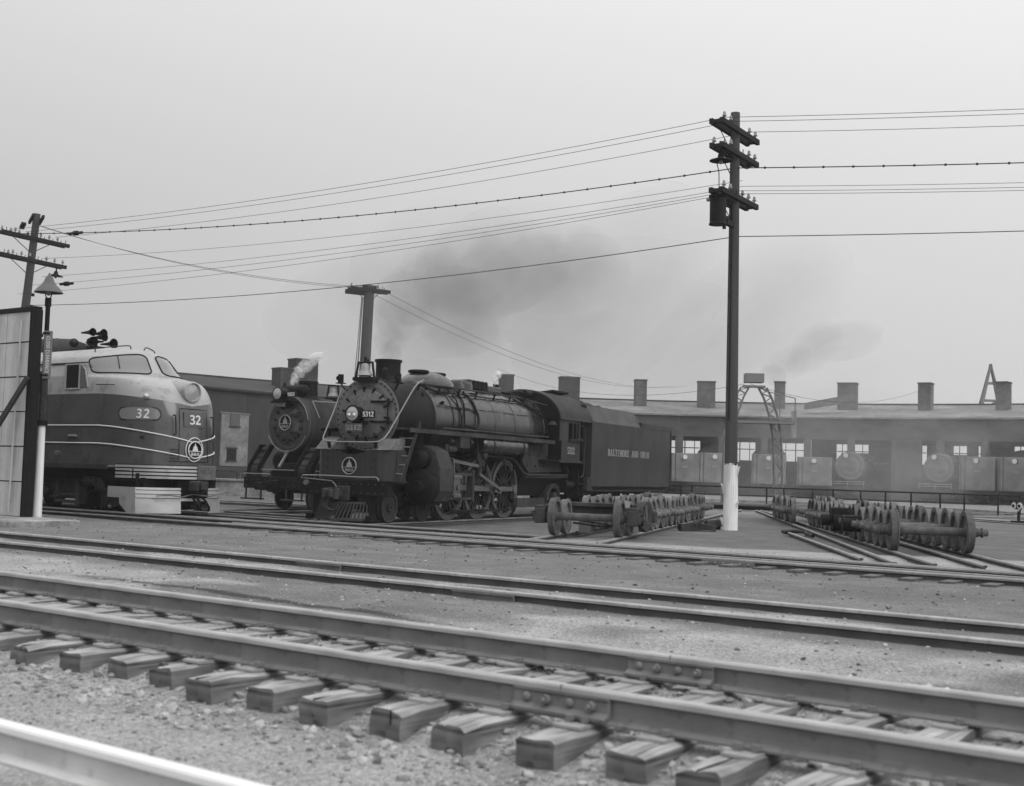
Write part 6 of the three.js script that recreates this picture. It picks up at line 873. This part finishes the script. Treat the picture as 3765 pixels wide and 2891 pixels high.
// ---------- small things on the ground ----------
{
  const b = thing('iron_bracket', 'dark bent iron bracket lying left of the white pole base', 'scrap iron', [5.25, groundY(5.25, 35.82), 35.82], 10); part(b, 'plate', [bx(0.95, 0.06, 0.3, 0, 0.05, 0, 0, 0, 0.06), bx(0.5, 0.16, 0.28, -0.25, 0.12, 0, 0, 0.1), bx(0.5, 0.16, 0.3, 0.3, 0.12, 0.05, 0, -0.3, -0.1), bx(0.3, 0.08, 0.3, 0.02, 0.24, 0, 0, 0.2, 0.4)], M.dusty);
  const k = thing('overturned_bucket', 'small dark bucket tipped over beside the white pole base', 'bucket', [5.95, groundY(5.95, 37.4) + 0.14, 37.4], 20); part(k, 'bucket', [la('x', [[0.12, -0.2], [0.15, 0.2], [0.16, 0.2], [0.16, 0.17]], 20), cy('x', 0.12, 0.02, -0.2, 0, 0)], M.dusty); part(k, 'bail', tube([[0.2, 0, 0.15], [0.34, -0.08, 0], [0.2, 0, -0.15]], 0.01), M.soot);
  const ds = thing('dwarf_signal', 'low track signal with two round pale lenses at right edge', 'signal', [21.4, 0, 53.8], 200); part(ds, 'post', [cy('y', 0.06, 0.5, 0, 0.25, 0), bx(0.5, 0.1, 0.4, 0, 0.05, 0)], M.soot); for (const s of [-1, 1]) { const tg = part(ds, 'target_disc', cy('x', 0.14, 0.03, 0.1, 0.72, s * 0.17, 0.14, 24), M.letterw); part(tg, 'lens', cy('x', 0.06, 0.08, 0.12, 0.72, s * 0.17), M.soot); } part(ds, 'lamp_body', rbx(0.2, 0.3, 0.24, 0, 0.72, 0, 0.03), M.soot);
  const scrap = (name, label, cat, n, s, sz, rot, k) => { const [x, d] = onYard(n, s); const t = thing(name, label, cat, [x, groundY(x, d) + 0.012, d], rot); const g = new THREE.PlaneGeometry(sz, sz * 0.6, 10, 7).rotateX(-Math.PI / 2), p = g.attributes.position; for (let i = 0; i < p.count; i++) { const px = p.getX(i), pz = p.getZ(i); p.setY(i, 0.035 * vnoise(px * 14 + k * 7, pz * 14, 700 + k)); const e = 1 + 0.5 * (vnoise(Math.atan2(pz, px) * 2 + k, 1, 710 + k) - 0.5); p.setX(i, px * e); p.setZ(i, pz * e); } g.computeVertexNormals(); part(t, 'sheet', mg(g), M.paper); };
  scrap('paper_scrap', 'crumpled white paper under the rail, by the last tie on the right', 'paper', 5.50, -2.05, 0.30, 20, 1); scrap('paper_scrap', 'pale flattened paper between two ties right of the joint', 'paper', 5.52, -2.7, 0.22, -30, 2); scrap('paper_scrap', 'white paper scrap at the bottom right between tie ends', 'paper', 5.45, -1.45, 0.24, 60, 3); scrap('paper_scrap', 'small white paper flake left of the split tie', 'paper', 5.6, -3.15, 0.12, 0, 4);
}
// ---------- smoke and steam ----------
{
  const puffM = c => new THREE.MeshPhysicalMaterial({ color: new THREE.Color().setRGB(c, c, c), roughness: 1, specularIntensity: 0, transparent: true, vertexColors: true, side: THREE.DoubleSide });
  const unit = [0, 1, 2].map(k => { const g = new THREE.IcosahedronGeometry(1, 14), p = g.attributes.position, al = []; for (let i = 0; i < p.count; i++) { const x = p.getX(i), y = p.getY(i), z = p.getZ(i), f = 0.62 + 0.72 * (0.65 * fbm(x * 1.1 + 7 + k * 5, y * 1.1 + z * 0.9 + 3, 4, 820 + k) + 0.35 * fbm(z * 1.3 + 4, x * 1.3 + y + 8, 4, 830 + k)); p.setXYZ(i, x * f, y * f, z * f); al.push(Math.pow(Math.abs(z), 1.6) * (0.35 + 1.3 * fbm(x * 2.2 + 5, y * 2.2 + k * 7, 4, 840 + k))); } g.computeVertexNormals(); return [g, al]; });
  const soft = (k, op) => { const [g0, al] = unit[k], g = g0.clone(), c = new Float32Array(al.length * 4); al.forEach((a, i) => { c[i * 4] = c[i * 4 + 1] = c[i * 4 + 2] = 1; c[i * 4 + 3] = clamp(a * op, 0, 1); }); g.setAttribute('color', new THREE.BufferAttribute(c, 4)); return g; };
  function cloud(name, label, m, op, puffs) { const gs = [0, 1, 2].map(k => soft(k, op)); const g = new THREE.Group(); g.name = name; tag(g, label, 'smoke', null, 'stuff'); scene.add(g); puffs.forEach((q, i) => { const o = new THREE.Mesh(gs[i % 3], m); o.name = i ? 'puff_' + String(i).padStart(3, '0') : 'puff'; o.userData.kind = 'stuff'; o.position.set(q[0], q[1], -q[2]); o.scale.set(q[3], q[4], q[3] * 0.8); o.rotation.set(0, 0, i * 1.3 % 0.9); g.add(o); }); return g; }
  const dk = puffM(0.10), md = puffM(0.2), white = puffM(0.9), veil = puffM(0.62);
  cloud('smoke', 'dark smoke drifting up and right from the big engine stack', dk, 0.105, [[-3.65, 4.95, 38.1, 0.35, 0.45], [-3.7, 5.4, 38.2, 0.5, 0.6], [-3.6, 6.0, 38.3, 0.7, 0.8], [-3.3, 6.7, 38.5, 1.0, 1.0], [-2.6, 7.3, 38.8, 1.4, 1.2], [-1.6, 7.7, 39.4, 1.9, 1.4], [-0.2, 7.9, 40.0, 2.3, 1.5], [1.4, 8.1, 40.6, 2.4, 1.4], [-1.8, 6.6, 40.8, 1.6, 1.6]]);
  cloud('smoke_haze', 'wide thin smoke haze hanging over the big engine', md, 0.095, [[-4.5, 7.0, 48, 4.5, 3.2], [-0.5, 8.2, 49, 5.5, 3.6], [4.0, 8.6, 50, 6.0, 3.2], [2.0, 7.0, 51, 8.5, 4.0], [9.0, 7.5, 52, 6.0, 2.8], [-2.5, 9.0, 50, 5.0, 3.0]]);
  cloud('stack_smoke', 'grey smoke rising from a roundhouse stack right of the pole', md, 0.10, [[26.0, 12.0, 126.5, 1.4, 1.2], [27.5, 13.4, 126.8, 2.6, 1.7], [30.0, 14.8, 127, 3.6, 2.1], [33.5, 15.8, 128, 4.4, 2.2]]);
cloud('steam', 'white steam jet blowing up right from the smaller engine', white, 0.4, [[-7.98, 4.55, 46.3, 0.10, 0.16], [-7.9, 4.72, 46.3, 0.16, 0.22], [-7.75, 4.92, 46.35, 0.22, 0.26], [-7.55, 5.15, 46.35, 0.28, 0.28], [-7.3, 5.38, 46.4, 0.30, 0.24], [-7.1, 5.5, 46.4, 0.34, 0.2]]);
  cloud('valve_steam', 'white steam leaking from the safety valves of the big engine', white, 0.7, [[-0.55, 4.6, 44.7, 0.1, 0.14], [-0.6, 4.75, 44.7, 0.14, 0.16], [-0.5, 4.9, 44.7, 0.16, 0.14]]);
  cloud('smoke_veil', 'pale smoke veil drifting before the right-hand roundhouse stalls', veil, 0.06, [[29, 4.5, 100, 9, 5.5], [35, 4.5, 103, 9, 5.0], [21, 4.0, 104, 11, 4.5], [31, 3.5, 97, 6, 4.5], [25, 5, 106, 14, 6], [42, 4, 104, 9, 5]]);
}
// ---------- draw ----------
const renderer = new THREE.WebGLRenderer({ antialias: true });
renderer.setSize(1024, 786); renderer.shadowMap.enabled = true; renderer.toneMapping = THREE.LinearToneMapping; renderer.toneMappingExposure = EXPOSURE;
renderer.render(scene, camera);
